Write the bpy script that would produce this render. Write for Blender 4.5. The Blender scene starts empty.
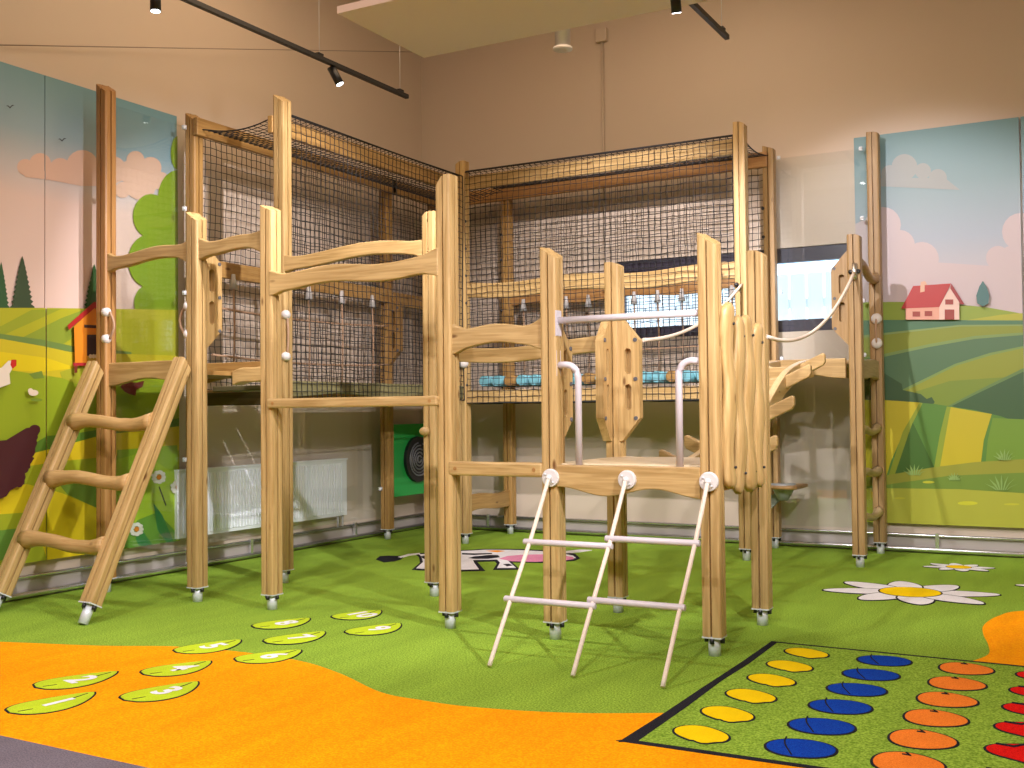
import bpy, bmesh, math, random
from mathutils import Vector, Matrix
random.seed(7)
SC = bpy.context.scene
COL = SC.collection

# ------------------------------------------------------------------ camera
YAW, PITCH, ROLL, F, CX, CY, CH = 0.504, 0.0253, -0.01, 1075.43, 6.5148, -9.8159, 1.25
fw = Vector((-math.sin(YAW)*math.cos(PITCH), math.cos(YAW)*math.cos(PITCH), math.sin(PITCH)))
r0 = Vector((math.cos(YAW), math.sin(YAW), 0)); u0 = r0.cross(fw)
rt = math.cos(ROLL)*r0 + math.sin(ROLL)*u0
up = -math.sin(ROLL)*r0 + math.cos(ROLL)*u0
cam = bpy.data.cameras.new('camera'); co = bpy.data.objects.new('camera', cam); COL.objects.link(co)
m = Matrix((rt, up, -fw)).transposed().to_4x4(); m.translation = (CX, CY, CH)
co.matrix_world = m
cam.sensor_fit = 'HORIZONTAL'; cam.sensor_width = 36; cam.lens = F*36/1024; cam.clip_end = 100
SC.camera = co

# ------------------------------------------------------------------ world, exposure, lights
SC.view_settings.view_transform = 'Standard'; SC.view_settings.look = 'None'
SC.view_settings.exposure = 0.24; SC.view_settings.gamma = 1.0
SC.view_settings.use_curve_mapping = False
w = bpy.data.worlds.new('world'); SC.world = w; w.use_nodes = True
w.node_tree.nodes['Background'].inputs[0].default_value = (0.55, 0.75, 1.0, 1)
w.node_tree.nodes['Background'].inputs[1].default_value = 4.2

def area(name, loc, target, sx, sy, power, col):
    l = bpy.data.lights.new(name, 'AREA'); l.shape = 'RECTANGLE'; l.size = sx; l.size_y = sy
    l.energy = power; l.color = col
    o = bpy.data.objects.new(name, l); COL.objects.link(o); o.location = loc
    o.rotation_euler = (Vector(target)-Vector(loc)).to_track_quat('-Z', 'Y').to_euler()
    return o
def spot(name, loc, target, power, col, ang=70, rad=0.05, blend=0.5):
    l = bpy.data.lights.new(name, 'SPOT'); l.energy = power; l.color = col
    l.spot_size = math.radians(ang); l.spot_blend = blend; l.shadow_soft_size = rad
    o = bpy.data.objects.new(name, l); COL.objects.link(o); o.location = loc
    o.rotation_euler = (Vector(target)-Vector(loc)).to_track_quat('-Z', 'Y').to_euler()
    return o
WARM = (1.0, 0.73, 0.48); NEU = (1.0, 0.93, 0.86)
# added soft fill areas without fixtures: above the camera, over and beside the play corner
area('room_fill_light', (7.0, -9.5, 5.2), (6.0, -8.0, 0), 5.0, 4.0, 225, NEU)
area('room_fill_light', (2.6, -3.0, 5.25), (2.2, -2.4, 0), 4.0, 4.0, 115, WARM)
area('room_fill_light', (10.5, -4.0, 5.0), (6, -4.0, 0.5), 2.5, 3.0, 60, WARM)
# spots of the room's other tracks, behind and beside the camera
COOL = (1.0, 0.94, 0.97)
spot('spot_lamp', (7.6, -6.4, 3.95), (0.6, -3.0, 0.5), 860, COOL, 50, 0.05, .5)
spot('spot_lamp', (6.9, -7.4, 3.95), (4.6, -0.6, 0.9), 520, COOL, 50, 0.05, .5)
spot('spot_lamp', (5.6, -9.4, 3.95), (4.4, -5.2, 0.0), 420, COOL, 75, 0.06, .5)
spot('spot_lamp', (2.8, -8.4, 3.95), (2.8, -5.4, 0.0), 330, COOL, 80, 0.06, .6)

# ------------------------------------------------------------------ helpers
def mat(name):
    m = bpy.data.materials.get(name)
    if m: return m, None, None
    m = bpy.data.materials.new(name); m.use_nodes = True
    return m, m.node_tree, m.node_tree.nodes['Principled BSDF']
def plain(name, col, rough=0.5, metal=0.0, noise=0.0, nscale=20.0, bump=0.0, spec=0.5):
    m, nt, b = mat(name)
    if nt is None: return m
    b.inputs['Base Color'].default_value = (*col, 1); b.inputs['Roughness'].default_value = rough
    b.inputs['Metallic'].default_value = metal; b.inputs['Specular IOR Level'].default_value = spec
    tc = nt.nodes.new('ShaderNodeTexCoord'); n = nt.nodes.new('ShaderNodeTexNoise')
    n.inputs['Scale'].default_value = nscale; n.inputs['Detail'].default_value = 4
    nt.links.new(tc.outputs['Object'], n.inputs['Vector'])
    if noise:
        mx = nt.nodes.new('ShaderNodeMix'); mx.data_type = 'RGBA'
        mx.inputs['A'].default_value = (*[c*(1-noise) for c in col], 1)
        mx.inputs['B'].default_value = (*[min(1, c*(1+noise)) for c in col], 1)
        nt.links.new(n.outputs['Fac'], mx.inputs['Factor']); nt.links.new(mx.outputs['Result'], b.inputs['Base Color'])
    if bump:
        bp = nt.nodes.new('ShaderNodeBump'); bp.inputs['Strength'].default_value = bump; bp.inputs['Distance'].default_value = 0.01
        nt.links.new(n.outputs['Fac'], bp.inputs['Height']); nt.links.new(bp.outputs['Normal'], b.inputs['Normal'])
    return m
def wood(name, c1, c2, axis, rough=0.45):
    """pine with grain along the axis, knots, and a tone that differs per piece"""
    m, nt, b = mat(name)
    if nt is None: return m
    N = nt.nodes.new; L = nt.links.new
    tc = N('ShaderNodeTexCoord'); oi = N('ShaderNodeObjectInfo')
    add = N('ShaderNodeVectorMath'); add.operation = 'ADD'
    sc = N('ShaderNodeVectorMath'); sc.operation = 'SCALE'; sc.inputs['Scale'].default_value = 13.0
    cmb = N('ShaderNodeCombineXYZ')
    for i in range(3): L(oi.outputs['Random'], cmb.inputs[i])
    L(cmb.outputs[0], sc.inputs[0]); L(tc.outputs['Object'], add.inputs[0]); L(sc.outputs[0], add.inputs[1])
    mp = N('ShaderNodeMapping'); s = [26, 26, 26]; s['xyz'.index(axis)] = 1.3
    mp.inputs['Scale'].default_value = s; L(add.outputs[0], mp.inputs['Vector'])
    n = N('ShaderNodeTexNoise'); n.inputs['Scale'].default_value = 1.6; n.inputs['Detail'].default_value = 6; n.inputs['Distortion'].default_value = 1.2
    L(mp.outputs[0], n.inputs['Vector'])
    rp = N('ShaderNodeValToRGB'); rp.color_ramp.elements[0].position = 0.32; rp.color_ramp.elements[1].position = 0.66
    rp.color_ramp.elements[0].color = (*c2, 1); rp.color_ramp.elements[1].color = (*c1, 1)
    L(n.outputs['Fac'], rp.inputs[0])
    # knots
    mk = N('ShaderNodeMapping'); k = [7, 7, 7]; k['xyz'.index(axis)] = 2.6; mk.inputs['Scale'].default_value = k
    L(add.outputs[0], mk.inputs['Vector'])
    v = N('ShaderNodeTexVoronoi'); v.inputs['Scale'].default_value = 1.0; L(mk.outputs[0], v.inputs['Vector'])
    kr = N('ShaderNodeValToRGB'); kr.color_ramp.elements[0].position = 0.04; kr.color_ramp.elements[1].position = 0.10
    kr.color_ramp.elements[0].color = (1, 1, 1, 1); kr.color_ramp.elements[1].color = (0, 0, 0, 1)
    L(v.outputs['Distance'], kr.inputs[0])
    mx = N('ShaderNodeMix'); mx.data_type = 'RGBA'; L(kr.outputs[0], mx.inputs['Factor']); L(rp.outputs[0], mx.inputs['A'])
    mx.inputs['B'].default_value = (c2[0]*.45, c2[1]*.35, c2[2]*.3, 1)
    # block-wise tone (finger jointed boards) + per piece tone
    hs = N('ShaderNodeHueSaturation'); L(mx.outputs['Result'], hs.inputs['Color'])
    mr = N('ShaderNodeMapRange'); L(oi.outputs['Random'], mr.inputs['Value']); mr.inputs['To Min'].default_value = 0.9; mr.inputs['To Max'].default_value = 1.08
    L(mr.outputs[0], hs.inputs['Value']); L(hs.outputs[0], b.inputs['Base Color'])
    b.inputs['Roughness'].default_value = rough
    bp = N('ShaderNodeBump'); bp.inputs['Strength'].default_value = 0.15; bp.inputs['Distance'].default_value = 0.004
    L(n.outputs['Fac'], bp.inputs['Height']); L(bp.outputs['Normal'], b.inputs['Normal'])
    return m
PINE1, PINE2 = (0.55, 0.375, 0.16), (0.37, 0.23, 0.08)
RED1, RED2 = (0.42, 0.225, 0.075), (0.31, 0.145, 0.04)  # redder brown with the shade on back posts and beams included; also bolt plugs
TAN1, TAN2 = (0.42, 0.27, 0.11), (0.31, 0.185, 0.065)
def tan(a): return wood('tan_wood_'+a, TAN1, TAN2, a)
OLV1, OLV2 = (0.40, 0.235, 0.075), (0.27, 0.145, 0.04)  # darker wood: shade at the back put into the colour; also brown rollers
def pine(a): return wood('pine_wood_'+a, PINE1, PINE2, a)
def brown(a): return wood('brown_shaded_wood_'+a, RED1, RED2, a)
def olive(a): return wood('dark_shaded_wood_'+a, OLV1, OLV2, a)
STEEL = plain('galvanised_steel', (0.66, 0.69, 0.74), 0.4, 0.15, 0.15, 30)
BLACK = plain('black_plastic', (0.012, 0.012, 0.014), 0.4)
WHITEPL = plain('white_plastic', (0.66, 0.63, 0.62), 0.35)
POWDER = plain('white_powder_coat', (0.58, 0.54, 0.58), 0.35)
ROPE = plain('cream_rope', (0.78, 0.66, 0.55), 0.8, 0, 0.2, 150, 0.5)
BROPE = plain('tan_rope', (0.42, 0.27, 0.17), 0.85, 0, 0.2, 150, 0.5)
NETM = plain('black_net_cord', (0.012, 0.012, 0.016), 0.7)
ALU = plain('aluminium', (0.75, 0.76, 0.78), 0.25, 0.9)

class MB:
    """collects shapes into ONE mesh"""
    def __init__(s): s.bm = bmesh.new(); s.mats = []
    def mi(s, m):
        if m not in s.mats: s.mats.append(m)
        return s.mats.index(m)
    def box(s, a, b, m=None, R=None):
        v = [s.bm.verts.new((x, y, z)) for x in (a[0], b[0]) for y in (a[1], b[1]) for z in (a[2], b[2])]
        if R is not None:
            for q in v: q.co = R @ q.co
        k = s.mi(m)
        for f in ((0,1,3,2),(4,6,7,5),(0,4,5,1),(2,3,7,6),(0,2,6,4),(1,5,7,3)):
            s.bm.faces.new([v[i] for i in f]).material_index = k
        return s
    def tube(s, pts, rad, m=None, n=8, smooth=True, cap=True):
        pts = [Vector(p) for p in pts]; k = s.mi(m); rings = []; ref = None
        for i, p in enumerate(pts):
            t = (pts[min(i+1, len(pts)-1)]-pts[max(i-1, 0)]).normalized()
            if ref is None: ref = Vector((0, 0, 1)) if abs(t.z) < 0.9 else Vector((1, 0, 0))
            a = t.cross(ref).normalized(); b2 = t.cross(a).normalized(); ref = -b2 if False else ref
            if abs(t.dot(ref)) > 0.95:
                ref = a
                a = t.cross(ref).normalized(); b2 = t.cross(a).normalized()
            rr = rad[i] if isinstance(rad, (list, tuple)) else rad
            rings.append([s.bm.verts.new(p+rr*(math.cos(2*math.pi*j/n)*a+math.sin(2*math.pi*j/n)*b2)) for j in range(n)])
        for i in range(len(rings)-1):
            for j in range(n):
                f = s.bm.faces.new((rings[i][j], rings[i][(j+1) % n], rings[i+1][(j+1) % n], rings[i+1][j]))
                f.material_index = k; f.smooth = smooth
        if cap:
            for r in (rings[0], rings[-1]): s.bm.faces.new(r).material_index = k
        return s
    def prism(s, poly, O, U, V, W, m=None, smooth=False):
        """polygon (u,v) on plane O+uU+vV thickened by vector W (centred)"""
        O, U, V, W = Vector(O), Vector(U), Vector(V), Vector(W); k = s.mi(m)
        a = [s.bm.verts.new(O+p[0]*U+p[1]*V-W/2) for p in poly]; b = [s.bm.verts.new(O+p[0]*U+p[1]*V+W/2) for p in poly]
        s.bm.faces.new(a).material_index = k; s.bm.faces.new(b).material_index = k
        for i in range(len(poly)):
            j = (i+1) % len(poly); f = s.bm.faces.new((a[i], a[j], b[j], b[i])); f.material_index = k; f.smooth = smooth
        return s
    def strip(s, top, bot, W, m=None):
        """board between two equally long 3D outlines, thickened by W"""
        W = Vector(W); k = s.mi(m); n = len(top)
        R = [[s.bm.verts.new(Vector(q)+sg*W/2) for q in pl] for pl in (top, bot) for sg in (-1, 1)]
        t0, t1, b0, b1 = R
        for i in range(n-1):
            for A, B in ((t0, b0), (t1, b1), (t0, t1), (b0, b1)):
                f = s.bm.faces.new((A[i], A[i+1], B[i+1], B[i])); f.material_index = k
        for i in (0, n-1): s.bm.faces.new((t0[i], t1[i], b1[i], b0[i])).material_index = k
        return s
    def sphere(s, c, r, m=None, sc=(1, 1, 1), seg=14):
        k = s.mi(m); ret = bmesh.ops.create_uvsphere(s.bm, u_segments=seg, v_segments=seg//2+2, radius=r)
        for v in ret['verts']: v.co = Vector((v.co.x*sc[0], v.co.y*sc[1], v.co.z*sc[2]))+Vector(c)
        for f in {f for v in ret['verts'] for f in v.link_faces}: f.material_index = k; f.smooth = True
        return s
    def flat(s, poly, m=None):
        s.bm.faces.new([s.bm.verts.new(p) for p in poly]).material_index = s.mi(m); return s
    def build(s, name, parent=None, bevel=0, origin=None):
        bmesh.ops.recalc_face_normals(s.bm, faces=s.bm.faces)
        xs = [v.co for v in s.bm.verts]
        lo = Vector([min(c[i] for c in xs) for i in range(3)]); hi = Vector([max(c[i] for c in xs) for i in range(3)])
        o3 = Vector(origin) if origin else Vector(((lo.x+hi.x)/2, (lo.y+hi.y)/2, lo.z))
        for v in s.bm.verts: v.co -= o3
        me = bpy.data.meshes.new(name); s.bm.to_mesh(me); s.bm.free()
        for m_ in s.mats: me.materials.append(m_)
        o = bpy.data.objects.new(name, me); COL.objects.link(o)
        if parent is not None:
            o.parent = parent; o.location = o3-world_loc(parent)
        else: o.location = o3
        if bevel:
            md = o.modifiers.new('bevel', 'BEVEL'); md.width = bevel; md.segments = 2; md.limit_method = 'ANGLE'; md.angle_limit = math.radians(50)
        return o
def world_loc(o):
    p = Vector(o.location)
    while o.parent is not None: o = o.parent; p += Vector(o.location)
    return p
def tag(o, label=None, cat=None, group=None, kind=None):
    if label: o['label'] = label
    if cat: o['category'] = cat
    if group: o['group'] = group
    if kind: o['kind'] = kind
    return o
def thing(name, label, cat, loc, group=None):
    o = bpy.data.objects.new(name, None); COL.objects.link(o); o.location = loc; o.empty_display_size = 0.1
    return tag(o, label, cat, group)
def copy_tree(o, parent=None):
    c = o.copy(); COL.objects.link(c)
    if parent is not None: c.parent = parent
    for ch in [q for q in bpy.data.objects if q.parent == o]: copy_tree(ch, c)
    return c

# image measurement -> point on a known plane of the room (for flat printed art and floor inlays)
def ray(x, y): return fw+rt*((x-512)/F)-up*((y-384)/F)
def on(x, y, ax, v):
    d = ray(x, y); o = Vector((CX, CY, CH)); return o+d*((v-o[ax])/d[ax])
def ground(x, y, z=0.0): return on(x, y, 2, z)

# ------------------------------------------------------------------ room
def turf(name, c, c2, sc=220):
    m, nt, b = mat(name)
    if nt is None: return m
    N = nt.nodes.new; L = nt.links.new
    tc = N('ShaderNodeTexCoord'); n = N('ShaderNodeTexNoise'); n.inputs['Scale'].default_value = sc; n.inputs['Detail'].default_value = 3
    n2 = N('ShaderNodeTexNoise'); n2.inputs['Scale'].default_value = 2.5; n2.inputs['Detail'].default_value = 3
    mp = N('ShaderNodeMapping'); mp.inputs['Scale'].default_value = (3.0, 0.7, 1); L(tc.outputs['Object'], mp.inputs[0]); L(mp.outputs[0], n2.inputs['Vector'])
    L(tc.outputs['Object'], n.inputs['Vector'])
    r = N('ShaderNodeValToRGB'); r.color_ramp.elements[0].position = 0.36; r.color_ramp.elements[1].position = 0.64
    r.color_ramp.elements[0].color = (*c2, 1); r.color_ramp.elements[1].color = (*c, 1); L(n.outputs['Fac'], r.inputs[0])
    mr = N('ShaderNodeMapRange'); L(n2.outputs['Fac'], mr.inputs['Value']); mr.inputs['From Min'].default_value = .3; mr.inputs['From Max'].default_value = .7
    mr.inputs['To Min'].default_value = 0.9; mr.inputs['To Max'].default_value = 1.08
    hs = N('ShaderNodeHueSaturation'); L(r.outputs[0], hs.inputs['Color']); L(mr.outputs[0], hs.inputs['Value'])
    L(hs.outputs[0], b.inputs['Base Color']); b.inputs['Roughness'].default_value = 0.95; b.inputs['Specular IOR Level'].default_value = 0.1
    bp = N('ShaderNodeBump'); bp.inputs['Strength'].default_value = 0.5; bp.inputs['Distance'].default_value = 0.01
    L(n.outputs['Fac'], bp.inputs['Height']); L(bp.outputs['Normal'], b.inputs['Normal'])
    return m
GREEN = turf('green_turf', (0.35, 0.53, 0.065), (0.13, 0.25, 0.015), 120)
ORANGE = turf('orange_turf', (1.0, 0.42, 0.002), (0.88, 0.27, 0.001), 110)
GREY = turf('grey_carpet', (0.22, 0.19, 0.22), (0.12, 0.10, 0.125), 160)
TBLACK = turf('black_turf', (0.03, 0.03, 0.04), (0.008, 0.008, 0.012))
TWHITE = turf('white_turf', (0.95, 0.94, 0.97), (0.78, 0.77, 0.83))
TLIME = turf('lime_turf', (0.60, 0.78, 0.035), (0.46, 0.62, 0.02))
TYEL = turf('yellow_turf', (1.0, 0.72, 0.004), (0.93, 0.62, 0.002))
TBLUE = turf('blue_turf', (0.006, 0.075, 0.50), (0.002, 0.03, 0.32))
TORG = turf('pale_orange_turf', (1.0, 0.28, 0.035), (0.82, 0.19, 0.02))
TRED = turf('red_turf', (0.88, 0.012, 0.008), (0.6, 0.004, 0.004))
TPINK = turf('pink_turf', (0.90, 0.36, 0.56), (0.72, 0.24, 0.42))
WALL = plain('painted_plaster', (0.60, 0.495, 0.40), 0.42, 0, 0.02, 3, 0.02)
CEIL = plain('ceiling_paint', (0.62, 0.50, 0.40), 0.8)
SKIRT = plain('skirting_paint', (0.40, 0.36, 0.33), 0.5)
RX, RY, RZ = 12.0, -15.0, 5.4
def struct(mb, name, **k): return tag(mb.build(name, **k), kind='structure')
struct(MB().box((0, RY, -0.1), (RX, 0, 0), GREEN), 'floor')
struct(MB().box((0, RY, RZ), (RX, 0, RZ+0.1), CEIL), 'ceiling')
struct(MB().box((-0.1, RY, 0), (0, 0.25, RZ), WALL), 'wall_left')
W0, W1, WZ0, WZ1 = 2.30, 4.60, 1.95, 2.72
wb = MB()
for a, b in (((0, 0, 0), (W0, .25, RZ)), ((W1, 0, 0), (RX, .25, RZ)), ((W0, 0, 0), (W1, .25, WZ0)), ((W0, 0, WZ1), (W1, .25, RZ))): wb.box(a, b, WALL)
struct(wb, 'wall_back')
struct(MB().box((RX, RY, 0), (RX+.1, 0.25, RZ), WALL), 'wall_right')
struct(MB().box((-0.1, RY-.1, 0), (RX+.1, RY, RZ), WALL), 'wall_front')
# window
FR = plain('dark_window_frame', (0.035, 0.03, 0.05), 0.4)
wf = MB(); y0, y1 = 0.02, 0.10
wf.box((W0, y0, WZ1-.13), (W1, y1, WZ1), FR); wf.box((W0, y0, WZ0), (W1, y1, WZ0+.11), FR)
wf.box((W0, y0, WZ0+.11), (W0+.06, y1, WZ1-.13), FR); wf.box((W1-.06, y0, WZ0+.11), (W1, y1, WZ1-.13), FR)
wo = struct(wf, 'window_1')
GL, nt, b = mat('clear_glass')
nt.nodes.remove(b); N = nt.nodes.new
tr = N('ShaderNodeBsdfTransparent'); tr.inputs[0].default_value = (0.96, 0.98, 0.98, 1)
gl = N('ShaderNodeBsdfGlossy'); gl.inputs['Roughness'].default_value = 0.02
lw = N('ShaderNodeLayerWeight'); lw.inputs[0].default_value = .5
pw = N('ShaderNodeMath'); pw.operation = 'POWER'; pw.inputs[1].default_value = 4.0; nt.links.new(lw.outputs['Facing'], pw.inputs[0])
fr = N('ShaderNodeMath'); fr.operation = 'MULTIPLY_ADD'; fr.inputs[1].default_value = .60; fr.inputs[2].default_value = .05; nt.links.new(pw.outputs[0], fr.inputs[0])
ms = N('ShaderNodeMixShader'); nt.links.new(fr.outputs[0], ms.inputs[0]); nt.links.new(tr.outputs[0], ms.inputs[1]); nt.links.new(gl.outputs[0], ms.inputs[2])
nt.links.new(ms.outputs[0], nt.nodes['Material Output'].inputs[0])
MB().box((W0+.06, .055, WZ0+.11), (W1-.06, .065, WZ1-.13), GL).build('pane', parent=wo)
# board fence outside the window
FB = plain('white_fence_paint', (0.93, 0.95, 0.97), 0.6)
ft = thing('board_fence', 'white vertical board fence standing outside behind the high window', 'fence', (3.4, 1.5, 0.9))
x = 1.3
while x < 6.6:
    MB().box((x, 1.48, 0.9), (x+.155, 1.50, 2.66), FB).build('board', parent=ft); x += .18
MB().box((1.2, 1.50, 2.3), (6.6, 1.54, 2.4), FB).box((1.2, 1.50, 1.2), (6.6, 1.54, 1.3), FB).build('rail', parent=ft)
# skirting boards and heating pipes
struct(MB().box((0, -9.5, 0), (.012, 0, .14), SKIRT), 'baseboard_left')
struct(MB().box((0.012, -.012, 0), (9, 0, .14), SKIRT), 'baseboard_back')
def pipe_run(label, pts, sidev):
    t = thing('heating_pipe', label, 'pipe', pts[0])
    for z, r in ((.155, .012), (.035, .022)):
        MB().tube([(p[0], p[1], z) for p in pts], r, ALU, 10).build('pipe', parent=t)
    a, b = Vector(pts[0]), Vector(pts[-1]); L = (b-a).length; k = 0.75
    while k < L:
        c = a+(b-a)*(k/L); MB().box((c.x-.015, c.y-.015, .03), (c.x+.015, c.y+.015, .175), ALU).build('clip', parent=t); k += 1.47
pipe_run('pair of silver heating pipes along the foot of the wall with the hen mural', [(.045, -9.4, 0), (.045, -.05, 0)], 0)
pipe_run('pair of silver heating pipes along the foot of the wall with the red-roofed house mural', [(.08, -.045, 0), (8.9, -.045, 0)], 1)

# ------------------------------------------------------------------ floor inlays
def smooth(pts, n=6):
    out = []; P = [Vector(p) for p in pts]
    for i in range(len(P)-1):
        a, b, c, d = P[max(i-1, 0)], P[i], P[i+1], P[min(i+2, len(P)-1)]
        for k in range(n):
            t = k/n; out.append(0.5*((2*b)+(-a+c)*t+(2*a-5*b+4*c-d)*t*t+(-a+3*b-3*c+d)*t**3))
    return out+[P[-1]]
def flat_slab(mb, poly, z0, z1, m):
    k = mb.mi(m); a = [mb.bm.verts.new((p[0], p[1], z1)) for p in poly]; b = [mb.bm.verts.new((p[0], p[1], z0)) for p in poly]
    mb.bm.faces.new(a).material_index = k
    for i in range(len(poly)):
        j = (i+1) % len(poly); mb.bm.faces.new((a[i], a[j], b[j], b[i])).material_index = k
    return mb
edge = [(0.02, -6.35), (.5, -6.17), (1.12, -5.95), (1.71, -5.77), (2.1, -5.60), (2.51, -5.54), (2.93, -5.56), (3.28, -5.68), (3.65, -5.87), (3.88, -5.9), (4.09, -5.9), (4.35, -5.85), (4.59, -5.77), (4.81, -5.66), (5.1, -5.5)]
opath = smooth([(p[0], p[1], 0) for p in edge])
opoly = [(p.x, p.y) for p in opath]+[(5.1, -7.10), (0.02, -7.05)]
tag(flat_slab(MB(), opoly, -0.01, 0.002, ORANGE).build('orange_turf_path'), 'broad orange turf path curving through the green turf', 'path', kind='structure')
op2 = smooth([(7.2, -2.2, 0), (6.5, -2.3, 0), (6.05, -2.54, 0), (5.93, -2.78, 0), (5.88, -3.1, 0), (5.90, -3.37, 0), (5.95, -3.65, 0), (5.97, -3.9, 0), (5.90, -4.12, 0)])
tag(flat_slab(MB(), [(p.x, p.y) for p in op2]+[(7.5, -4.14), (7.9, -2.2)], -0.01, 0.002, ORANGE).build('orange_turf_path'), 'orange turf patch behind the fruit game', 'path', kind='structure')
tag(flat_slab(MB(), [(0.02, -7.05), (5.1, -7.10), (5.1, -14), (0.02, -14)], -0.01, 0.0025, GREY).build('carpet_grey'), kind='structure')
tag(flat_slab(MB(), [(5.1, -5.98), (8.6, -5.95), (8.6, -14), (5.1, -14)], -0.01, 0.0015, ORANGE).build('orange_turf_path'), 'orange turf in front of the fruit game', 'path', kind='structure')

def text_mesh(s, size):
    cu = bpy.data.curves.new('t', 'FONT'); cu.body = s; cu.size = size; cu.align_x = 'CENTER'; cu.align_y = 'CENTER'; cu.offset = 0.007*size/0.2; cu.resolution_u = 4
    o = bpy.data.objects.new('t', cu); COL.objects.link(o); dg = bpy.context.evaluated_depsgraph_get(); dg.update()
    me = bpy.data.meshes.new_from_object(o.evaluated_get(dg)); bpy.data.objects.remove(o); return me
leaves = [((2.45,-6.86),(2.50,-6.45)),((2.18,-6.53),(2.28,-6.13)),((2.73,-6.50),(2.78,-6.10)),((2.44,-6.13),(2.53,-5.76)),((2.22,-5.71),(2.31,-5.31)),
          ((2.65,-5.72),(2.78,-5.36)),((2.49,-5.32),(2.59,-4.93)),((2.14,-5.03),(2.25,-4.65)),((2.75,-4.93),(2.84,-4.54)),((2.39,-4.60),(2.49,-4.25))]
HW = .128
for i, (a, b) in enumerate(leaves):
    a, b = Vector((*a, 0)), Vector((*b, 0)); d = (b-a); Ln = d.length; d.normalize(); q = Vector((d.y, -d.x, 0)); c = (a+b)/2
    def outline(g, tip=0.0):
        up_, lo_ = [], []
        for k in range(25):
            t = k/24; wd = HW*(math.sin(math.pi*min(1, t**0.66))**0.68 if 0 < t < 1 else 0)
            if g: t2 = g/Ln+t*(1-2*g/Ln); wd = max(0, wd*(1-g/HW))
            else: t2 = t
            p = a+d*Ln*t2; up_.append(p+q*wd+q*.03*math.sin(math.pi*t)*1); lo_.append(p-q*wd+q*.03*math.sin(math.pi*t)*1)
        return [(p.x, p.y) for p in up_+lo_[::-1][1:-1]]
    num = str(i+1)
    where = 'on the orange path' if i in (0, 1, 2, 3) else ('at the path edge' if i in (4, 5) else 'on the green turf')
    t = thing('leaf_marking', f'lime green leaf with dark edge and white figure {["one","two","three","four","five","six","seven","eight","nine","ten"][i]} {where}', 'floor marking', (c.x, c.y, 0.003), 'numbered leaves in the turf')
    flat_slab(MB(), outline(0), 0.0, 0.004, TBLACK).build('outline', parent=t)
    flat_slab(MB(), outline(0.010), 0.0, 0.0055, TLIME).build('leaf_blade', parent=t)
    vb = MB()
    for s0, s1 in ((.08, .22), (.70, .90)):
        p0 = a+d*Ln*s0+q*.02; p1 = a+d*Ln*s1+q*(.0 if s0 > .5 else .035)
        vb.prism([(0, -.004), ((p1-p0).length, -.003), ((p1-p0).length, .003), (0, .004)], (p0.x, p0.y, .0062), (p1-p0).normalized(), q, (0, 0, .001), TBLACK)
    vb.build('leaf_vein', parent=t)
    me = text_mesh(num, 0.19); me.materials.clear(); me.materials.append(TWHITE)
    o = bpy.data.objects.new('numeral', me); COL.objects.link(o); o.parent = t
    cc = c+q*.028; o.location = Vector((cc.x, cc.y, .0068))-world_loc(t)
    o.rotation_euler = (0, 0, math.atan2(d.y, d.x)-math.pi/2)

# fruit game
FX = [5.155, 5.535, 5.905, 6.275]; FY = [-4.275, -4.59, -4.895, -5.205, -5.52, -5.83]
bt = thing('game_border', 'black line rectangle framing the fruit game on the turf', 'floor marking', (6.0, -5.0, 0))
bb = MB()
flat_slab(bb, [(4.885, -6.06), (4.945, -6.02), (4.95, -5.5), (4.945, -5.0), (4.96, -4.6), (4.955, -4.09), (4.92, -4.09), (4.918, -4.6), (4.905, -5.2), (4.90, -5.6)], 0, .004, TBLACK)
bb.build('side_line', parent=bt)
flat_slab(MB(), [(4.92, -4.09), (7.0, -4.12), (7.0, -4.10), (4.92, -4.07)], 0, .0042, TBLACK).build('side_line', parent=bt)
flat_slab(MB(), [(4.87, -6.05), (7.0, -6.0), (7.0, -5.975), (4.9, -6.015)], 0, .0042, TBLACK).build('side_line', parent=bt)
flat_slab(MB(), [(4.9, -6.02), (7.0, -5.98), (7.0, -4.11), (4.93, -4.09)], -.01, .0025, GREEN).build('turf_field', parent=bt)
PC = [((6.5148-x_), (-9.8159-y_)) for x_, y_ in ((0, 0),)]
def blob(cx, cy, f, g=0.0, n=36):
    return [(cx+(f(2*math.pi*k/n)-g)*math.cos(2*math.pi*k/n), cy+(f(2*math.pi*k/n)-g)*math.sin(2*math.pi*k/n)) for k in range(n)]
def f_lemon(a): return 0.110+.017*math.cos(2*(a-2.6))+(.008*math.cos(7*(a-2.4)) if abs(((a-5.3+math.pi) % (2*math.pi))-math.pi) < .6 else 0)
def f_blue(a): return 0.124+.009*math.cos(2*(a-.2))
def f_orange(a): return 0.127+.005*math.cos(3*a)
def f_straw(a): return 0.130+.018*math.cos(3*(a-math.radians(-60)))-.01*math.cos(a)
rowname = ['farthest row', 'second row from the back', 'third row from the back', 'fourth row from the back', 'second nearest row', 'nearest row']
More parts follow.
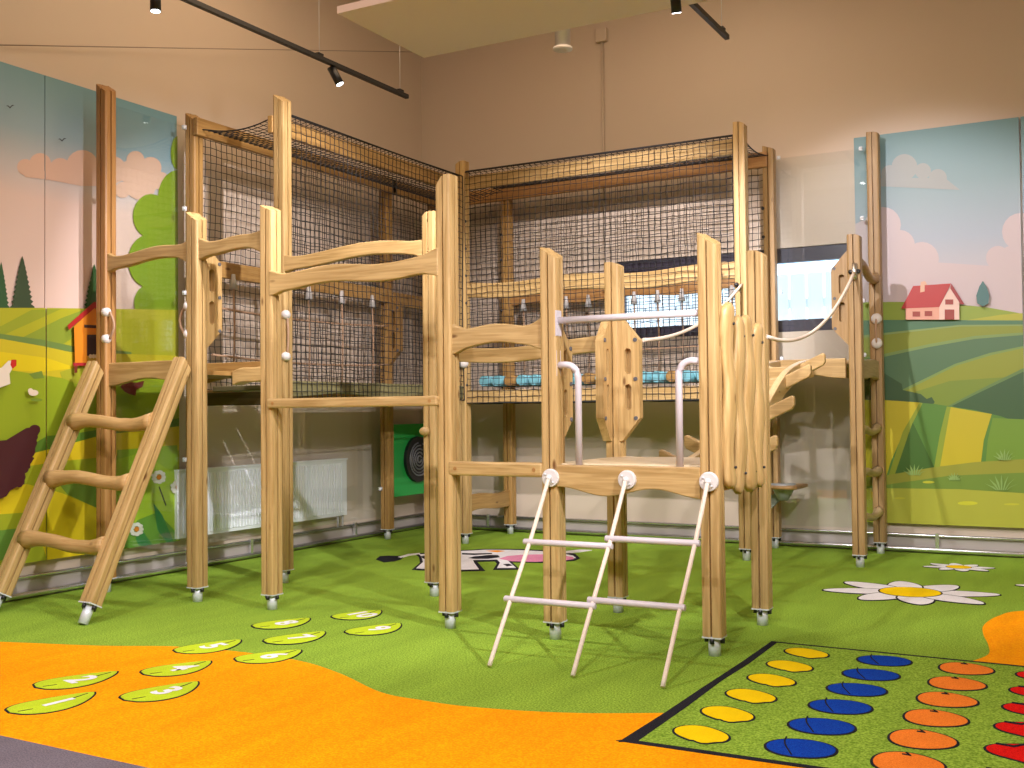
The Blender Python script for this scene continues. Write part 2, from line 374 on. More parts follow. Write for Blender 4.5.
for ci, (nm, f, M_, lab) in enumerate((('lemon_marking', f_lemon, TYEL, 'yellow lemon'), ('blueberry_marking', f_blue, TBLUE, 'dark blue berry'), ('orange_fruit_marking', f_orange, TORG, 'pale orange round fruit'), ('strawberry_marking', f_straw, TRED, 'red strawberry'))):
    for ri, y in enumerate(FY):
        if ci == 3 and ri == 5: pass
        x = FX[ci]+(-.01*ri*.5)
        t = thing(nm, f'{lab} inlaid in the turf game, {rowname[ri]}', 'floor marking', (x, y, .003), lab+' column of the fruit game')
        flat_slab(MB(), blob(x, y, f), 0, .0050, TBLACK).build('outline', parent=t)
        flat_slab(MB(), blob(x, y, f, .010), 0, .0062, M_).build('fruit_fill', parent=t)
        if ci == 1:
            mb = MB(); pts = [Vector((x-.10+.02*k*.8, y+.11-.045*k+.0012*k*k*4, .0068)) for k in range(6)]
            pts = [Vector((x-.03-.05*math.cos(k*.4), y+.105-.040*k, .0065)) for k in range(6)]
            mb.tube(pts, .0035, TBLACK, 4).build('crease', parent=t)
        if ci == 2:
            MB().tube([(x-.02, y+.115, .0062), (x+.0, y+.085, .0066), (x-.03, y+.09, .0066)], .004, TBLACK, 4).build('stalk_dot', parent=t)
        if ci == 3:
            MB().tube([(x-.12, y+.06, .0062), (x-.06, y+.05, .0066), (x-.03, y+.09, .0066), (x+.03, y+.08, .0066), (x+.05, y+.12, .0066)], .006, TBLACK, 4).build('leaf_crown', parent=t)

def daisy(cx, cy, rc, rp, rot, label, n=8):
    t = thing('daisy_marking', label, 'floor marking', (cx, cy, .003))
    def petal(k, g):
        a = rot+2*math.pi*k/n; U = Vector((math.cos(a), math.sin(a), 0)); V = Vector((-U.y, U.x, 0)); c = Vector((cx, cy, 0)); out = []
        Lm = rp*(1+.10*math.cos(2*a))
        for j in range(28):
            b_ = 2*math.pi*j/28; ra = (Lm-rc*.5)/2-g; rb = rp*.225-g
            p = c+U*(rc*.5+(Lm-rc*.5)/2+ra*math.cos(b_))+V*rb*math.sin(b_)*(1.0-.25*math.cos(b_)); out.append((p.x, p.y))
        return out
    for k in range(n):
        pt = flat_slab(MB(), petal(k, 0), 0, .0036+.0003*k, TBLACK).build('petal_outline', parent=t)
        flat_slab(MB(), petal(k, rp*.022), 0, .0037+.0003*k, TWHITE).build('petal', parent=t)
    flat_slab(MB(), blob(cx, cy, lambda a: rc), 0, .0066, TBLACK).build('centre_outline', parent=t)
    flat_slab(MB(), blob(cx, cy, lambda a: rc-rp*.02), 0, .0072, TYEL).build('centre', parent=t)
daisy(5.335, -2.15, .205, .53, .28, 'large white daisy with a yellow centre inlaid in the turf')
daisy(5.49, -.80, .095, .245, .28, 'small white daisy nearest the foot of the wall')
daisy(6.26, -1.50, .115, .30, .1, 'white daisy cut off at the edge of view beside the orange patch')

# cow in the turf
def gp(pts, s=1): return [tuple(ground(*p)[:2]) for p in pts]
ct = thing('cow_marking', 'black and white cow with a pink udder inlaid in the turf under the frame', 'floor marking', (1.8, -1.9, .003))
def cowp(name, pts, z, M_):
    P = [ground(*p) for p in pts]; flat_slab(MB(), [(p.x, p.y) for p in P], 0, z, M_).build(name, parent=ct)
cowp('tail_tuft', [(376,559.5),(380,556.5),(388,556),(396,556.3),(400,556),(404,557),(401,559.5),(394,561.5),(384,562.5)], .004, TBLACK)
cowp('tail', [(398,557.5),(408,554.5),(420,553.4),(420,554.6),(409,555.8),(401,558.3)], .005, TWHITE)
cowp('body_outline', [(412,570),(420,563),(419,557),(415,553.8),(430,553),(450,551),(472,550),(485,549.2),(500,549.2),(520,549.4),(545,550.5),(558,552),(575,554),(580,558.5),(574,561),(545,563),(512,562.5),(520,569.8),(493,570),(497,564),(495,561.5),(477,562),(485,571),(462,571.5),(440,571.5)], .0038, TBLACK)
cowp('body', [(416,568.8),(423,562.5),(421.5,557),(419,554.8),(432,554),(450,552),(472,551),(485,550.2),(500,550.2),(520,550.6),(545,551.8),(560,553.5),(573,556),(576,558.5),(560,560),(524,561.5),(508,561),(511,564),(516,568.4),(497,568.6),(500,563),(497,560),(473,560.5),(474,563),(479,569.8),(462,570.2),(440,570.2)], .0048, TWHITE)
cowp('patch', [(468,558.6),(474,557),(490,555.5),(498,555.8),(500,557.8),(488,559.4),(474,559.4)], .0056, TBLACK)
cowp('patch', [(462,553.6),(475,554),(492,553.6),(492,554.6),(474,555.6),(462,555)], .0056, TBLACK)
cowp('patch', [(503,564.8),(509,564.4),(513,566),(507,567)], .0056, TBLACK)
cowp('patch', [(420,557),(426,556),(429,558),(424,559.4)], .0056, TBLACK)
cowp('udder', [(499,559.3),(507,556.8),(522,555.4),(543,555),(562,556),(573,557.8),(574,559.6),(560,561.4),(535,562.3),(512,561.8)], .0060, TPINK)
cowp('muzzle', [(548,552.6),(565,551.6),(580,550),(592,550.4),(584,551.8),(570,553.4),(556,554.2)], .0052, TWHITE)
cowp('horn', [(486,551.4),(497,550.8),(505,551.6),(497,552.8)], .0058, ORANGE)

# ------------------------------------------------------------------ murals
def flatcol(c, rough=0.42):
    n = 'print_%02x%02x%02x' % tuple(int(255*x) for x in c)
    lin = tuple((x/12.92 if x <= .04045 else ((x+.055)/1.055)**2.4)*MG for x in c)
    return plain(n, lin, rough)
MG = 0.82
def RGB(r, g, b): return (r/255, g/255, b/255)
def sky_mat(name, stops):
    m, nt, b = mat(name)
    if nt is None: return m
    N = nt.nodes.new; L = nt.links.new
    tc = N('ShaderNodeTexCoord'); sp = N('ShaderNodeSeparateXYZ'); L(tc.outputs['Object'], sp.inputs[0])
    r = N('ShaderNodeValToRGB'); mr = N('ShaderNodeMapRange'); mr.inputs['From Min'].default_value = 0; mr.inputs['From Max'].default_value = 3.39
    L(sp.outputs['Z'], mr.inputs['Value']); L(mr.outputs[0], r.inputs[0])
    while len(r.color_ramp.elements) < len(stops): r.color_ramp.elements.new(0.5)
    for e, (p, c) in zip(r.color_ramp.elements, stops):
        e.position = p; e.color = (*[((x/255+.055)/1.055)**2.4*MG for x in c], 1)
    L(r.outputs[0], b.inputs['Base Color']); b.inputs['Roughness'].default_value = 0.42
    return m
def clip(poly, lo, hi, ax):
    out = []
    for side, v in ((0, lo), (1, hi)):
        inp = poly if side == 0 else out; out = []
        for i in range(len(inp)):
            a, b = inp[i-1], inp[i]
            ia = a[ax] >= v if side == 0 else a[ax] <= v; ib = b[ax] >= v if side == 0 else b[ax] <= v
            if ia != ib:
                t = (v-a[ax])/(b[ax]-a[ax]); q = tuple(a[k]+(b[k]-a[k])*t for k in range(2)); out.append(q)
            if ib: out.append(b)
        poly = out
        if len(out) < 3: return []
    return out
def circ(x, y, rx, ry=None, n=20): return [(x+rx*math.cos(2*math.pi*k/n), y+(ry or rx)*math.sin(2*math.pi*k/n)) for k in range(n)]
def mural(side, lo, hi, layers, name, label, skym, ext=None):
    """one panel on a wall: side 'L' (x=0, u=y) or 'B' (y=0, u=x); layers drawn inside the panel's own mesh"""
    Z0, Z1, TH = .25, 3.64, .045
    mb = MB()
    if side == 'L': mb.box((.012, lo, Z0), (TH, hi, Z1), skym)
    else: mb.box((lo, -TH, Z0), (hi, -.012, Z1), skym)
    for i, (c, pts) in enumerate(layers):
        P = []
        for (x, y) in pts:
            if side == 'L':
                q = on(x, y, 0, TH); P.append((-7.5 if x <= -100 else q.y, q.z))
            else:
                q = on(x, y, 1, -TH); P.append((7.6 if x >= 1100 else q.x, q.z))
        P = clip(clip(P, lo+.001, hi-.001, 0), Z0+.001, Z1-.001, 1)
        if len(P) < 3: continue
        d = TH+.0006*(i+1)
        try: mb.flat([(d, p[0], p[1]) if side == 'L' else (p[0], -d, p[1]) for p in P], flatcol(c))
        except ValueError: pass
    o = mb.build(name); tag(o, label, 'mural'); return o
pinkc = RGB(222, 186, 165)
LL = []
for c in (circ(25,167,8), circ(40,164,11), circ(60,169,11), circ(82,166,16), circ(97,172,14), circ(112,170,14)): LL.append((pinkc, c))
LL.append((pinkc, [(20,172),(110,168),(112,186),(80,186),(50,180),(25,177)]))
for c in (circ(135,160,9), circ(130,172,12), circ(150,168,11), circ(120,173,8), circ(160,181,9), circ(140,184,16), circ(122,190,8)): LL.append((pinkc, c))
lim = RGB(128,158,30)
for c in (circ(177,153,7,17), circ(177,198,20,28), circ(150,216,18,22), circ(149,261,22,27), circ(156,303,23,22), circ(175,250,22,60), circ(186,300,22,40)): LL.append((lim, c))
def fir(x, y0, y1, w, col):
    out = [(x, y0)]; n = 11
    for s in (1, -1):
        ks = range(1, n+1) if s == 1 else range(n, 0, -1)
        for k in ks:
            yy = y0+(y1-y0)*k/n; a = (x+s*w*(k/n)**.8, yy+1.5); b = (x+s*w*(k/n)**.8*.72, yy-1)
            out += [a, b] if s == 1 and False else ([a] if k == n else ([b, a] if s == 1 else [a, b]))
    return (col, out)
LL += [fir(0,262,310,9,RGB(52,92,55)), fir(21,256,310,13,RGB(60,80,55)), fir(93,264,312,12,RGB(50,92,45))]
G = lambda r, g, b: RGB(r, g, b)
E_ = -120
LL += [(G(176,178,40), [(E_,309),(0,308),(42,308),(180,310),(180,600),(E_,600)]),
 (G(150,165,45), [(E_,330),(0,326),(30,310),(60,309),(0,336),(E_,345)]),
 (G(140,160,50), [(20,338),(60,318),(85,309),(115,311),(60,345)]),
 (G(110,140,70), [(E_,335),(0,334),(42,340),(70,346),(130,352),(130,358),(68,352),(20,344),(E_,342)]),
 (G(205,190,40), [(E_,340),(0,339),(40,346),(68,352),(180,356),(180,378),(60,379),(0,370),(E_,368)]),
 (G(225,205,25), [(E_,350),(0,352),(45,358),(75,368),(40,372),(0,370),(E_,366)]),
 (G(150,172,35), [(E_,366),(0,369),(60,378),(180,374),(180,445),(50,450),(E_,445)]),
 (G(170,175,45), [(58,372),(75,367),(110,368),(110,380),(75,384),(60,378)]),
 (G(115,145,55), [(27,374),(40,371),(42,378),(32,379)]),
 (G(92,132,40), [(28,446),(45,436),(70,434),(125,425),(180,418),(180,452),(100,450),(55,458),(28,462)]),
 (G(228,200,30), [(20,470),(28,454),(60,446),(100,435),(180,426),(180,452),(120,455),(60,464)]),
 (G(170,182,35), [(E_,470),(20,467),(60,461),(180,450),(180,600),(E_,600)]),
 (G(112,145,50), [(55,482),(80,477),(125,475),(125,520),(95,508),(65,494)]),
 (G(226,205,30), [(E_,488),(0,484),(25,484),(60,493),(95,508),(125,525),(125,600),(E_,600)]),
 (G(165,178,40), [(E_,516),(0,514),(30,512),(45,560),(0,600),(E_,600)]),
 (G(105,150,60), [(E_,535),(0,530),(16,528),(0,560),(E_,600)]),
 (G(150,190,50), [(115,450),(175,445),(178,560),(113,560)]),
 (G(170,205,50), [(113,460),(140,452),(178,478),(178,560),(113,560)]),
 (G(110,165,60), [(118,545),(135,520),(155,512),(172,530),(178,560),(118,560)]),
 (G(50,140,75), [(151,503),(160,515),(172,543),(165,543),(155,530)]),
 (G(50,140,75), [(133,538),(140,530),(150,545),(146,547),(136,545)]),
 (G(60,70,60), [(157,486),(164,505),(163,506),(156,487)])]
for cx, cy in ((156,477),(133,529),(174,487),(118,484)):
    for k in range(9):
        a = 2*math.pi*k/9
        LL.append((RGB(240,238,225), circ(cx+5*math.cos(a), cy+5*math.sin(a), 3.2 if k % 2 else 2.6, 2, 8)))
    LL.append((RGB(220,130,30), circ(cx, cy, 2.6, 2.6, 10)))
for bx, by in ((5, 108), (57, 141)): LL.append((RGB(50,60,70), [(bx-4, by-1), (bx-2, by-1.6), (bx, by), (bx+2, by-2), (bx+4.5, by-1.6), (bx+2, by-.6), (bx, by+1.6), (bx-2, by-.4)]))
# hen house
LL += [(G(232,140,30), [(69,327),(89,308),(99,318),(99,363),(70,363)]), (G(60,30,35), [(82,335),(99,335),(99,358),(82,356)]),
 (G(60,30,35), [(79,325),(99,326),(99,329),(79,328)]), (G(175,35,35), [(62,326),(88,303),(90,302),(101,314),(101,320),(90,308),(64,330)]),
 (G(175,35,45), [(68,363),(92,363),(92,366),(68,366)]), (G(120,50,30), [(69,366),(72,366),(72,373),(69,373)]),
 (G(215,170,50), [(82,357),(95,356),(94,368),(83,368)]), (G(200,95,35), [(82,365),(91,366),(84,382),(79,380)])]
for x_ in (85, 88, 91, 94): LL.append((RGB(250,225,190), circ(x_, 356.5, 1.8, 2.2, 8)))
for wx, wy, wr in ((29,429,5.5),(27,437,5),(25,445,5),(24,453,4.5),(21,461,4.5),(18,469,4.5),(15,477,4.5),(13,483,4)): LL.append((RGB(72,28,35), circ(wx, wy, wr, 4.2)))
# brown hen wing, white hen, chick, dark red hen
BR = G(72,28,35)
LL += [(BR, [(-60,445),(0,440),(20,428),(32,427),(34,431),(31,436),(30,439),(31,443),(29,448),(29,453),(25,456),(28,458),(24,464),(24,468),(18,470),(19,475),(18,484),(10,487),(4,490),(0,496),(-60,520)]),
 (G(235,225,210), [(-40,375),(-5,368),(2,361),(8,361),(7,367),(3,374),(4,384),(-40,400)]), (G(200,40,35), [(5,360),(10,360),(10,366),(6,369),(4,365)]),
 (G(240,225,205), circ(27,393,5,3)), (G(240,225,205), circ(24,391,2.6,2.6)), (G(120,150,50), circ(30,400,6,1.5)),
 (G(110,25,30), [(114,387),(118,381),(130,383),(138,381),(136,387),(130,390),(129,396),(122,394),(117,391)])]
skyL = sky_mat('mural_sky_evening', [(0, (232,205,190)), (.74, (226,200,188)), (.80, (200,195,195)), (.88, (150,175,185)), (1, (112,160,175))])
mural('L', -4.826, -3.605, LL, 'mural_panel', 'mural panel with the hen house, round green tree and daisies', skyL)
mural('L', -6.04, -4.832, LL, 'mural_panel', 'mural panel with dark firs and a brown wing left of the hen house', skyL)
F_ = 1120
wc = RGB(212, 196, 200); sc_ = RGB(165, 172, 172)
RL = []
for c in (circ(904.5,167,13), circ(923,171,8), circ(890,174,9), circ(938,178,9)): RL.append((sc_, c))
RL.append((sc_, [(872,178),(945,178),(960,190),(872,186)]))
for c in (circ(883,225,18), circ(900,245,15), circ(922,259,17), circ(868,240,20), circ(1021,232,19), circ(1050,225,25), circ(998,258,12), circ(1012,262,16)): RL.append((wc, c))
RL.append((wc, [(840,250),(885,236),(930,262),(990,266),(1024,250),(F_,250),(F_,320),(840,320)]))
RL += [(G(150,172,45), [(840,303),(884,302),(903,302),(960,305),(985,307),(1024,314),(F_,320),(F_,600),(840,600)]),
 (G(185,185,45), [(955,322),(1000,315),(1024,313),(F_,312),(F_,330),(955,330)]),
 (G(80,128,88), [(840,321),(884,320),(1024,320.5),(F_,321),(F_,330),(840,345)]),
 (G(140,165,90), [(840,338),(884,333),(960,325),(1024,324.5),(F_,324),(F_,328),(840,350)]),
 (G(142,155,35), [(840,341),(884,335),(960,326.5),(1024,326),(F_,326),(F_,345),(840,372)]),
 (G(130,160,85), [(840,362),(884,354),(930,344),(975,336),(1024,332.5),(F_,330),(F_,350),(840,380)]),
 (G(86,124,82), [(840,366),(884,357),(930,347),(975,339),(1024,335),(F_,332),(F_,350),(1024,349),(975,360),(905,390),(903,405),(840,402)]),
 (G(130,160,80), [(900,391),(955,364),(990,353),(1024,346),(F_,338),(F_,420),(925,412)]),
 (G(150,160,40), [(905,391),(957,365.5),(992,355),(1024,348),(F_,340),(F_,420),(925,412)]),
 (G(128,152,45), [(915,392),(950,381),(1024,376),(1024,420),(930,410)]),
 (G(60,95,50), [(840,385),(870,372),(884,373),(902,384),(903,390),(912,392),(921,394),(927,399),(932,397),(935,402),(932,406),(840,402)]),
 (G(105,140,75), [(948,406),(985,387),(1024,368),(F_,340),(F_,430),(1000,425)]),
 (G(62,100,55), [(952,406),(987,389),(1024,371.5),(F_,345),(F_,450),(1015,428)]),
 (G(92,142,50), [(840,401),(884,400),(935,404),(975,410),(1000,416),(1015,421),(F_,405),(F_,600),(840,600)]),
 (G(70,115,35), [(893,470),(912,420),(935,468),(930,480),(895,480)]),
 (G(205,190,25), [(840,400),(884,400),(920,402.5),(905,430),(891,462),(884,485),(840,485)]),
 (G(150,165,35), [(920,402.5),(923,403),(912,425),(895,475),(889,475),(903,432)]),
 (G(205,190,30), [(951,407),(992,414),(984,440),(981,464),(940,468),(946,435)]),
 (G(150,170,45), [(947,406.5),(951,407),(946,435),(940,468),(934,470),(940,435)]),
 (G(120,160,45), [(986,462),(988,440),(993,418),(F_,430),(F_,470)]),
 (G(158,162,50), [(840,480),(884,475.5),(935,467),(975,462),(1024,459),(F_,455),(F_,480),(840,492)]),
 (G(118,150,50), [(840,487),(884,485),(950,475.5),(1024,472.5),(F_,470),(F_,500),(840,500)]),
 (G(182,185,60), [(840,488),(884,488),(960,489),(1024,493),(F_,498),(F_,600),(840,600)]),
 (G(214,215,50), circ(968,503,10,2)), (G(205,205,55), circ(1012,504,8,1)), (G(200,200,55), circ(900,498,6,1)), (G(205,205,50), circ(929,482,6,1.2))]
for cx, cy, s in ((915,475,12), (955,480,8), (1002,490,17), (1005,460,12), (1060,485,14)):
    for k in range(-3, 4):
        a = k*.38; tx, ty = cx+s*math.sin(a)*1.1, cy-s*.95*math.cos(a)
        RL.append((RGB(150,185,100), [(cx+k*1.6-.6, cy), (tx-.2+(cx-tx)*.4-.8, ty+(cy-ty)*.45), (tx, ty), ((tx+cx)/2+.8, (ty+cy)/2), (cx+k*1.6+.6, cy)]))
RL += [(G(240,176,152), [(906.5,307),(941,306),(941,320),(906.5,320)]), (G(245,212,198), [(940,307),(952,286),(960,300),(960,320),(940,320)]),
 (G(236,190,160), [(921,293),(921.5,282.5),(926,281.5),(929,287),(928,293)]),
 (G(192,38,30), [(902,309),(914,286.5),(952,284),(940,307.5)]), (G(236,190,160), [(921,293),(921.5,282.5),(925.5,282.5),(925.5,292)]),
 (G(160,35,30), [(952,284),(965,304.5),(961.5,305),(951,289)])]
for a in ([(913.5,312),(921,312),(921,317),(913.5,317)], [(925.5,311.5),(933,311.5),(933,316.5),(925.5,316.5)], [(946,300),(954,300),(954,305),(946,305)], [(945.5,310),(955,310),(955,320),(945.5,320)]): RL.append((RGB(165,55,35), a))
RL += [(G(70,50,40), [(983,305),(984,305),(984,308),(983,308)]), (G(70,120,118), [(983.5,281.5),(987,287),(990,296),(989,304),(983.5,307),(978,304),(977,296),(980,287)])]
skyR = sky_mat('mural_sky_day', [(0, (205,205,215)), (.62, (205,200,208)), (.72, (175,188,205)), (.86, (142,172,180)), (1, (118,162,172))])
mural('B', 4.61, 5.935, RL, 'mural_panel', 'mural panel with the small red-roofed house on green fields', skyR)
mural('B', 5.95, 7.27, RL, 'mural_panel', 'mural panel at the edge of view right of the red-roofed house', skyR)

# ------------------------------------------------------------------ timber frame
GX = dict(A=.27, B=1.17, C=1.82, D=2.49, E=3.165, G=3.845, H=4.75, K=3.89)
YF, YB, YR, YW = -4.51, -3.64, -1.07, -.19
S = .051
def ring(x, y, z, zf=None):
    s, c, g, gd = S, .015, .0055, .020; q = []
    for k in range(4):
        a = k*math.pi/2; ca, sa = math.cos(a), math.sin(a)
        for u, v in ((s, -s+c), (s, -g), (s-gd, -g*.6), (s-gd, g*.6), (s, g), (s, s-c), (s-.004, s-.004)):
            q.append((x+u*ca-v*sa, y+u*sa+v*ca))
    return [(p[0], p[1], z if zf is None else zf(p[0]-x, p[1]-y)) for p in q]
def post_mesh(mb, x, y, z0, z1, cut, m):
    def zf(u, v): return z1-max(0.0, (u*cut[0]+v*cut[1])-cut[2])*cut[3]
    k = mb.mi(m); a = [mb.bm.verts.new(p) for p in ring(x, y, z0)]; b = [mb.bm.verts.new(p) for p in ring(x, y, 0, zf)]
    n = len(a); mb.bm.faces.new(a[::-1]).material_index = k; mb.bm.faces.new(b).material_index = k
    for i in range(n): mb.bm.faces.new((a[i], a[(i+1) % n], b[(i+1) % n], b[i])).material_index = k
def foot_mesh(mb, x, y, zp=.10):
    mb.tube([(x, y, 0), (x, y, zp)], .032, STEEL, 18)
    mb.box((x-.05, y-.05, zp-.008), (x+.05, y+.05, zp), STEEL)
    for sx, sy in ((1, 0), (-1, 0), (0, 1), (0, -1)): mb.tube([(x+sx*.042, y+sy*.042, zp-.034), (x+sx*.042, y+sy*.042, zp-.008)], .012, BLACK, 10)
root = thing('climbing_frame', 'large L-shaped pine climbing frame of grooved posts, wavy rails and decks', 'climbing frame', (2.5, -2.5, 0))
def post(x, y, z1, M_, cut=(1, 0, -.05, .35), lab=None):
    mb = MB(); post_mesh(mb, x, y, .10, z1, cut, M_); o = mb.build('post', parent=root)
    if lab: o['label'] = lab
    mb = MB(); foot_mesh(mb, x, y); f = mb.build('post_foot', parent=o); f['label'] = 'round steel foot with black bolts'
    return o
X = GX
SL = (1, -.3, -.05, .65)
post(X['A']+.02, YF, 3.63, brown('z'), SL, 'tall reddish brown post beside the ladder')
post(X['A'], YB, 3.63, olive('z'), SL)
post(X['A'], YR, 3.63, olive('z')); post(X['A'], YW, 3.63, olive('z'))
post(X['B'], YF, 2.62, pine('z'), SL, 'shorter post where the ladder meets the frame')
post(X['B'], YB, 3.64, pine('z'), SL); post(X['B'], YR, 3.64, pine('z'), (-1, 0, .0, .6)); post(X['B'], YW, 3.63, olive('z'))
post(X['C'], YF, 2.60, pine('z'), (1, -.3, -.05, .45)); post(X['D'], YB, 2.62, pine('z'), (-1, 0, .015, .9)); post(X['E'], YF, 2.63, pine('z'), (-1, 0, .0, 1.4))
post(X['G'], YF, 2.16, pine('z'), SL); post(X['G'], YB, 2.17, pine('z'), (1, 0, .02, .9)); post(X['H'], YF, 2.16, pine('z'), SL); post(X['H'], YB, 2.17, pine('z'), (1, 0, .02, .9))
post(X['K'], YR, 3.64, pine('z'), (1, 0, .02, .9)); post(X['K'], YW, 3.63, tan('z')); post(X['H']+.05, YW, 3.63, tan('z'), (1, 0, .02, .6)); post(X['H']+.05, YR, 2.62, tan('z'), (1, 0, .02, .6))

def wavy(name, A, B, h, flare, amp, m, thick=.05, ph=0., cyc=1., parent=None, bulge=0., botonly=False, n=26, bevel=.008, flat_bottom=False, lab=None):
    """shaped board from A to B (centre line), z up"""
    A, B = Vector(A), Vector(B); d = (B-A); L = d.length; dn = d.normalized(); W = Vector((-dn.y, dn.x, 0)).normalized()*thick
    top, bot = [], []
    for i in range(n+1):
        t = i/n; p = A+d*t; s = t*L
        fl = flare*(math.exp(-(s/.07)**2)+math.exp(-((L-s)/.07)**2)); cz = amp*math.sin(2*math.pi*cyc*t+ph); bg = bulge*math.sin(math.pi*t)
        top.append(p+Vector((0, 0, (h/2+fl/2+(0 if botonly else cz)+(0 if botonly else bg)))))
        bot.append(p+Vector((0, 0, -h/2-(0 if flat_bottom else fl/2)+(0 if flat_bottom else cz)-bg*(1 if botonly else -1)*.8)))
    o = MB().strip(top, bot, W, m).build(name, parent=parent or root, bevel=bevel)
    if lab: o['label'] = lab
    return o
e = .035
# handrails of the front run
wavy('handrail', (X['A']+e, YF-.01, 2.345), (X['B']-e, YF-.01, 2.355), .085, .07, -.018, wood('pine_wood_x', PINE1, PINE2, 'x'), ph=.6)
wavy('handrail', (X['B']+e, YF-.01, 2.365), (X['C']-e, YF-.01, 2.365), .09, .06, -.012, pine('x'), ph=.4)
wavy('handrail', (X['C']+.03, YF-.03, 2.105), (X['E']-.03, YF-.03, 2.105), .10, .06, .0, pine('x'), bulge=.0, amp_=0) if False else wavy('handrail', (X['C']+.03, YF-.03, 2.095), (X['E']-.03, YF-.03, 2.11), .105, .065, -.014, pine('x'), cyc=1.6, ph=.9)
wavy('handrail', (X['B']+.03, YB-.02, 2.37), (X['D']-.03, YB-.02, 2.38), .09, .04, -.018, pine('x'), bulge=.02, ph=.6)
wavy('handrail', (X['E']+e, YF-.01, 1.68), (X['G']-e, YF-.01, 1.685), .105, .075, -.012, pine('x'), cyc=1.3, ph=.8)
wavy('handrail', (X['D']+e, YB, 1.64), (X['G']-e, YB, 1.66), .10, .02, .012, pine('x'), ph=2.2, bulge=-.02)
def bar(x0, x1, y, z0, z1, th=.05, lab=None):
    o = MB().box((x0, y-th/2, z0), (x1, y+th/2, z1), pine('x')).build('bottom_bar', parent=root, bevel=.012)
    for xx in (x0+.05, x1-.05): MB().tube([(xx, y-th/2-.003, (z0+z1)/2), (xx, y-th/2+.01, (z0+z1)/2)], .011, brown('x'), 10).build('bolt_plug', parent=o)
bar(X['C']+.03, X['E']-.03, YF-.055, 1.285, 1.345)
bar(X['E']+.025, X['G']-.045, YF-.03, .885, .965)
MB().sphere((X['D']-.02, YB-.075, 1.12), .035, pine('z'), (1.15, .8, .85)).build('peg', parent=root)
# first deck (behind the ladder) and its shaped skirts
MB().box((X['A'], YF+.05, 1.52), (X['B']-.03, YB-.03, 1.55), olive('y')).build('deck', parent=root)
def skirt(A, B, h, m, depth=.035, cyc=1.0, lab=None, th=.045):
    A, B = Vector(A), Vector(B); d = B-A; n = 22; dn = d.normalized(); top, bot = [], []
    for i in range(n+1):
        t = i/n; p = A+d*t; top.append(p.copy()); bot.append(p-Vector((0, 0, h-depth*.5+depth*.5*math.cos(2*math.pi*cyc*t)*1 if True else h)))
    o = MB().strip(top, bot, Vector((-dn.y, dn.x, 0))*th, m).build('shaped_beam', parent=root, bevel=.006)
    if lab: o['label'] = lab
skirt((X['A']+.04, YF, 1.62), (X['B']-.04, YF, 1.62), .165, pine('x'), .05)
skirt((X['A']+.04, YB, 1.645), (X['B']-.04, YB, 1.645), .16, olive('x'), .05)
wavy('step_board', (X['B']-.02, -4.1, 1.50), (1.47, -4.1, 1.545), .10, 0, .01, pine('x'), thick=.12)
# net tunnel beams
def beam(A, B, h, m, th=.045, bev=.006, name='beam', lab=None):
    A, B = Vector(A), Vector(B); dn = (B-A).normalized()
    o = MB().strip([A+Vector((0,0,h/2)), B+Vector((0,0,h/2))], [A-Vector((0,0,h/2)), B-Vector((0,0,h/2))], Vector((-dn.y, dn.x, 0))*th, m).build(name, parent=root, bevel=bev)
    if lab: o['label'] = lab
A_, B_, G_ = X['A'], X['B'], X['K']
beam((A_+.07, YB-.06, 3.50), (A_+.07, YR+.06, 3.50), .14, olive('y'))
beam((A_+.07, YR, 3.50), (A_+.07, YW, 3.50), .14, olive('y'))
beam((B_-.07, YB-.06, 3.41), (B_-.07, YR, 3.42), .13, olive('y'))
beam((B_, YR+.06, 3.44), (G_, YR+.06, 3.46), .13, pine('x'))
beam((A_, YW-.05, 3.47), (G_, YW-.05, 3.50), .14, brown('x'))
beam((A_+.05, YB, 2.41), (A_+.05, YR, 2.40), .13, olive('y')); beam((A_+.05, YR, 2.38), (A_+.05, YW, 2.38), .13, olive('y'))
wavy('shaped_beam', (B_+.04, YR+.02, 2.40), (G_-.04, YR+.02, 2.40), .14, 0, .018, pine('x'), cyc=2.0, ph=2.6)
wavy('shaped_beam', (B_+.04, YW, 2.40), (G_-.04, YW, 2.43), .15, 0, .016, brown('x'), cyc=2.5)
# floor beams of the tunnel
skirt((A_+.03, YB+.04, 1.44), (A_+.03, YW, 1.44), .11, olive('y'), .03, 2)
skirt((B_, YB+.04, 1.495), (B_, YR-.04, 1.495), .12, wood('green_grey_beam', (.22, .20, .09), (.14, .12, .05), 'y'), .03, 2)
skirt((B_+.04, YR, 1.45), (G_-.04, YR, 1.45), .13, pine('x'), .02, 3)
skirt((A_, YW, 1.45), (G_, YW, 1.45), .12, olive('x'), .02, 3)
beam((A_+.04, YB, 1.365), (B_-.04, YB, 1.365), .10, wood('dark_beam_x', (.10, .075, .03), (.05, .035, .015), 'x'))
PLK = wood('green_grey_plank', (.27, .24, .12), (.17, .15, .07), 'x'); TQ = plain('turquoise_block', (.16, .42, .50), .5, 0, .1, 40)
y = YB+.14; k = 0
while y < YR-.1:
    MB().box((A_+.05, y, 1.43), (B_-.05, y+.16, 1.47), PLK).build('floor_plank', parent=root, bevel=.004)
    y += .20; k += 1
for y in (-3.2, -2.75, -2.3, -1.85, -1.4):
    MB().sphere((B_-.06, y, 1.475), .028, BLACK, seg=10).build('rubber_knob', parent=root)
MB().box((A_, YR-.02, 1.42), (B_, YW, 1.46), PLK).build('deck', parent=root)
MB().box((B_+.05, YR+.03, 1.40), (G_-.05, YW-.03, 1.42), PLK).build('deck', parent=root)  # added thin board, blocks light streaks between the rollers
x = B_+.10; k = 0
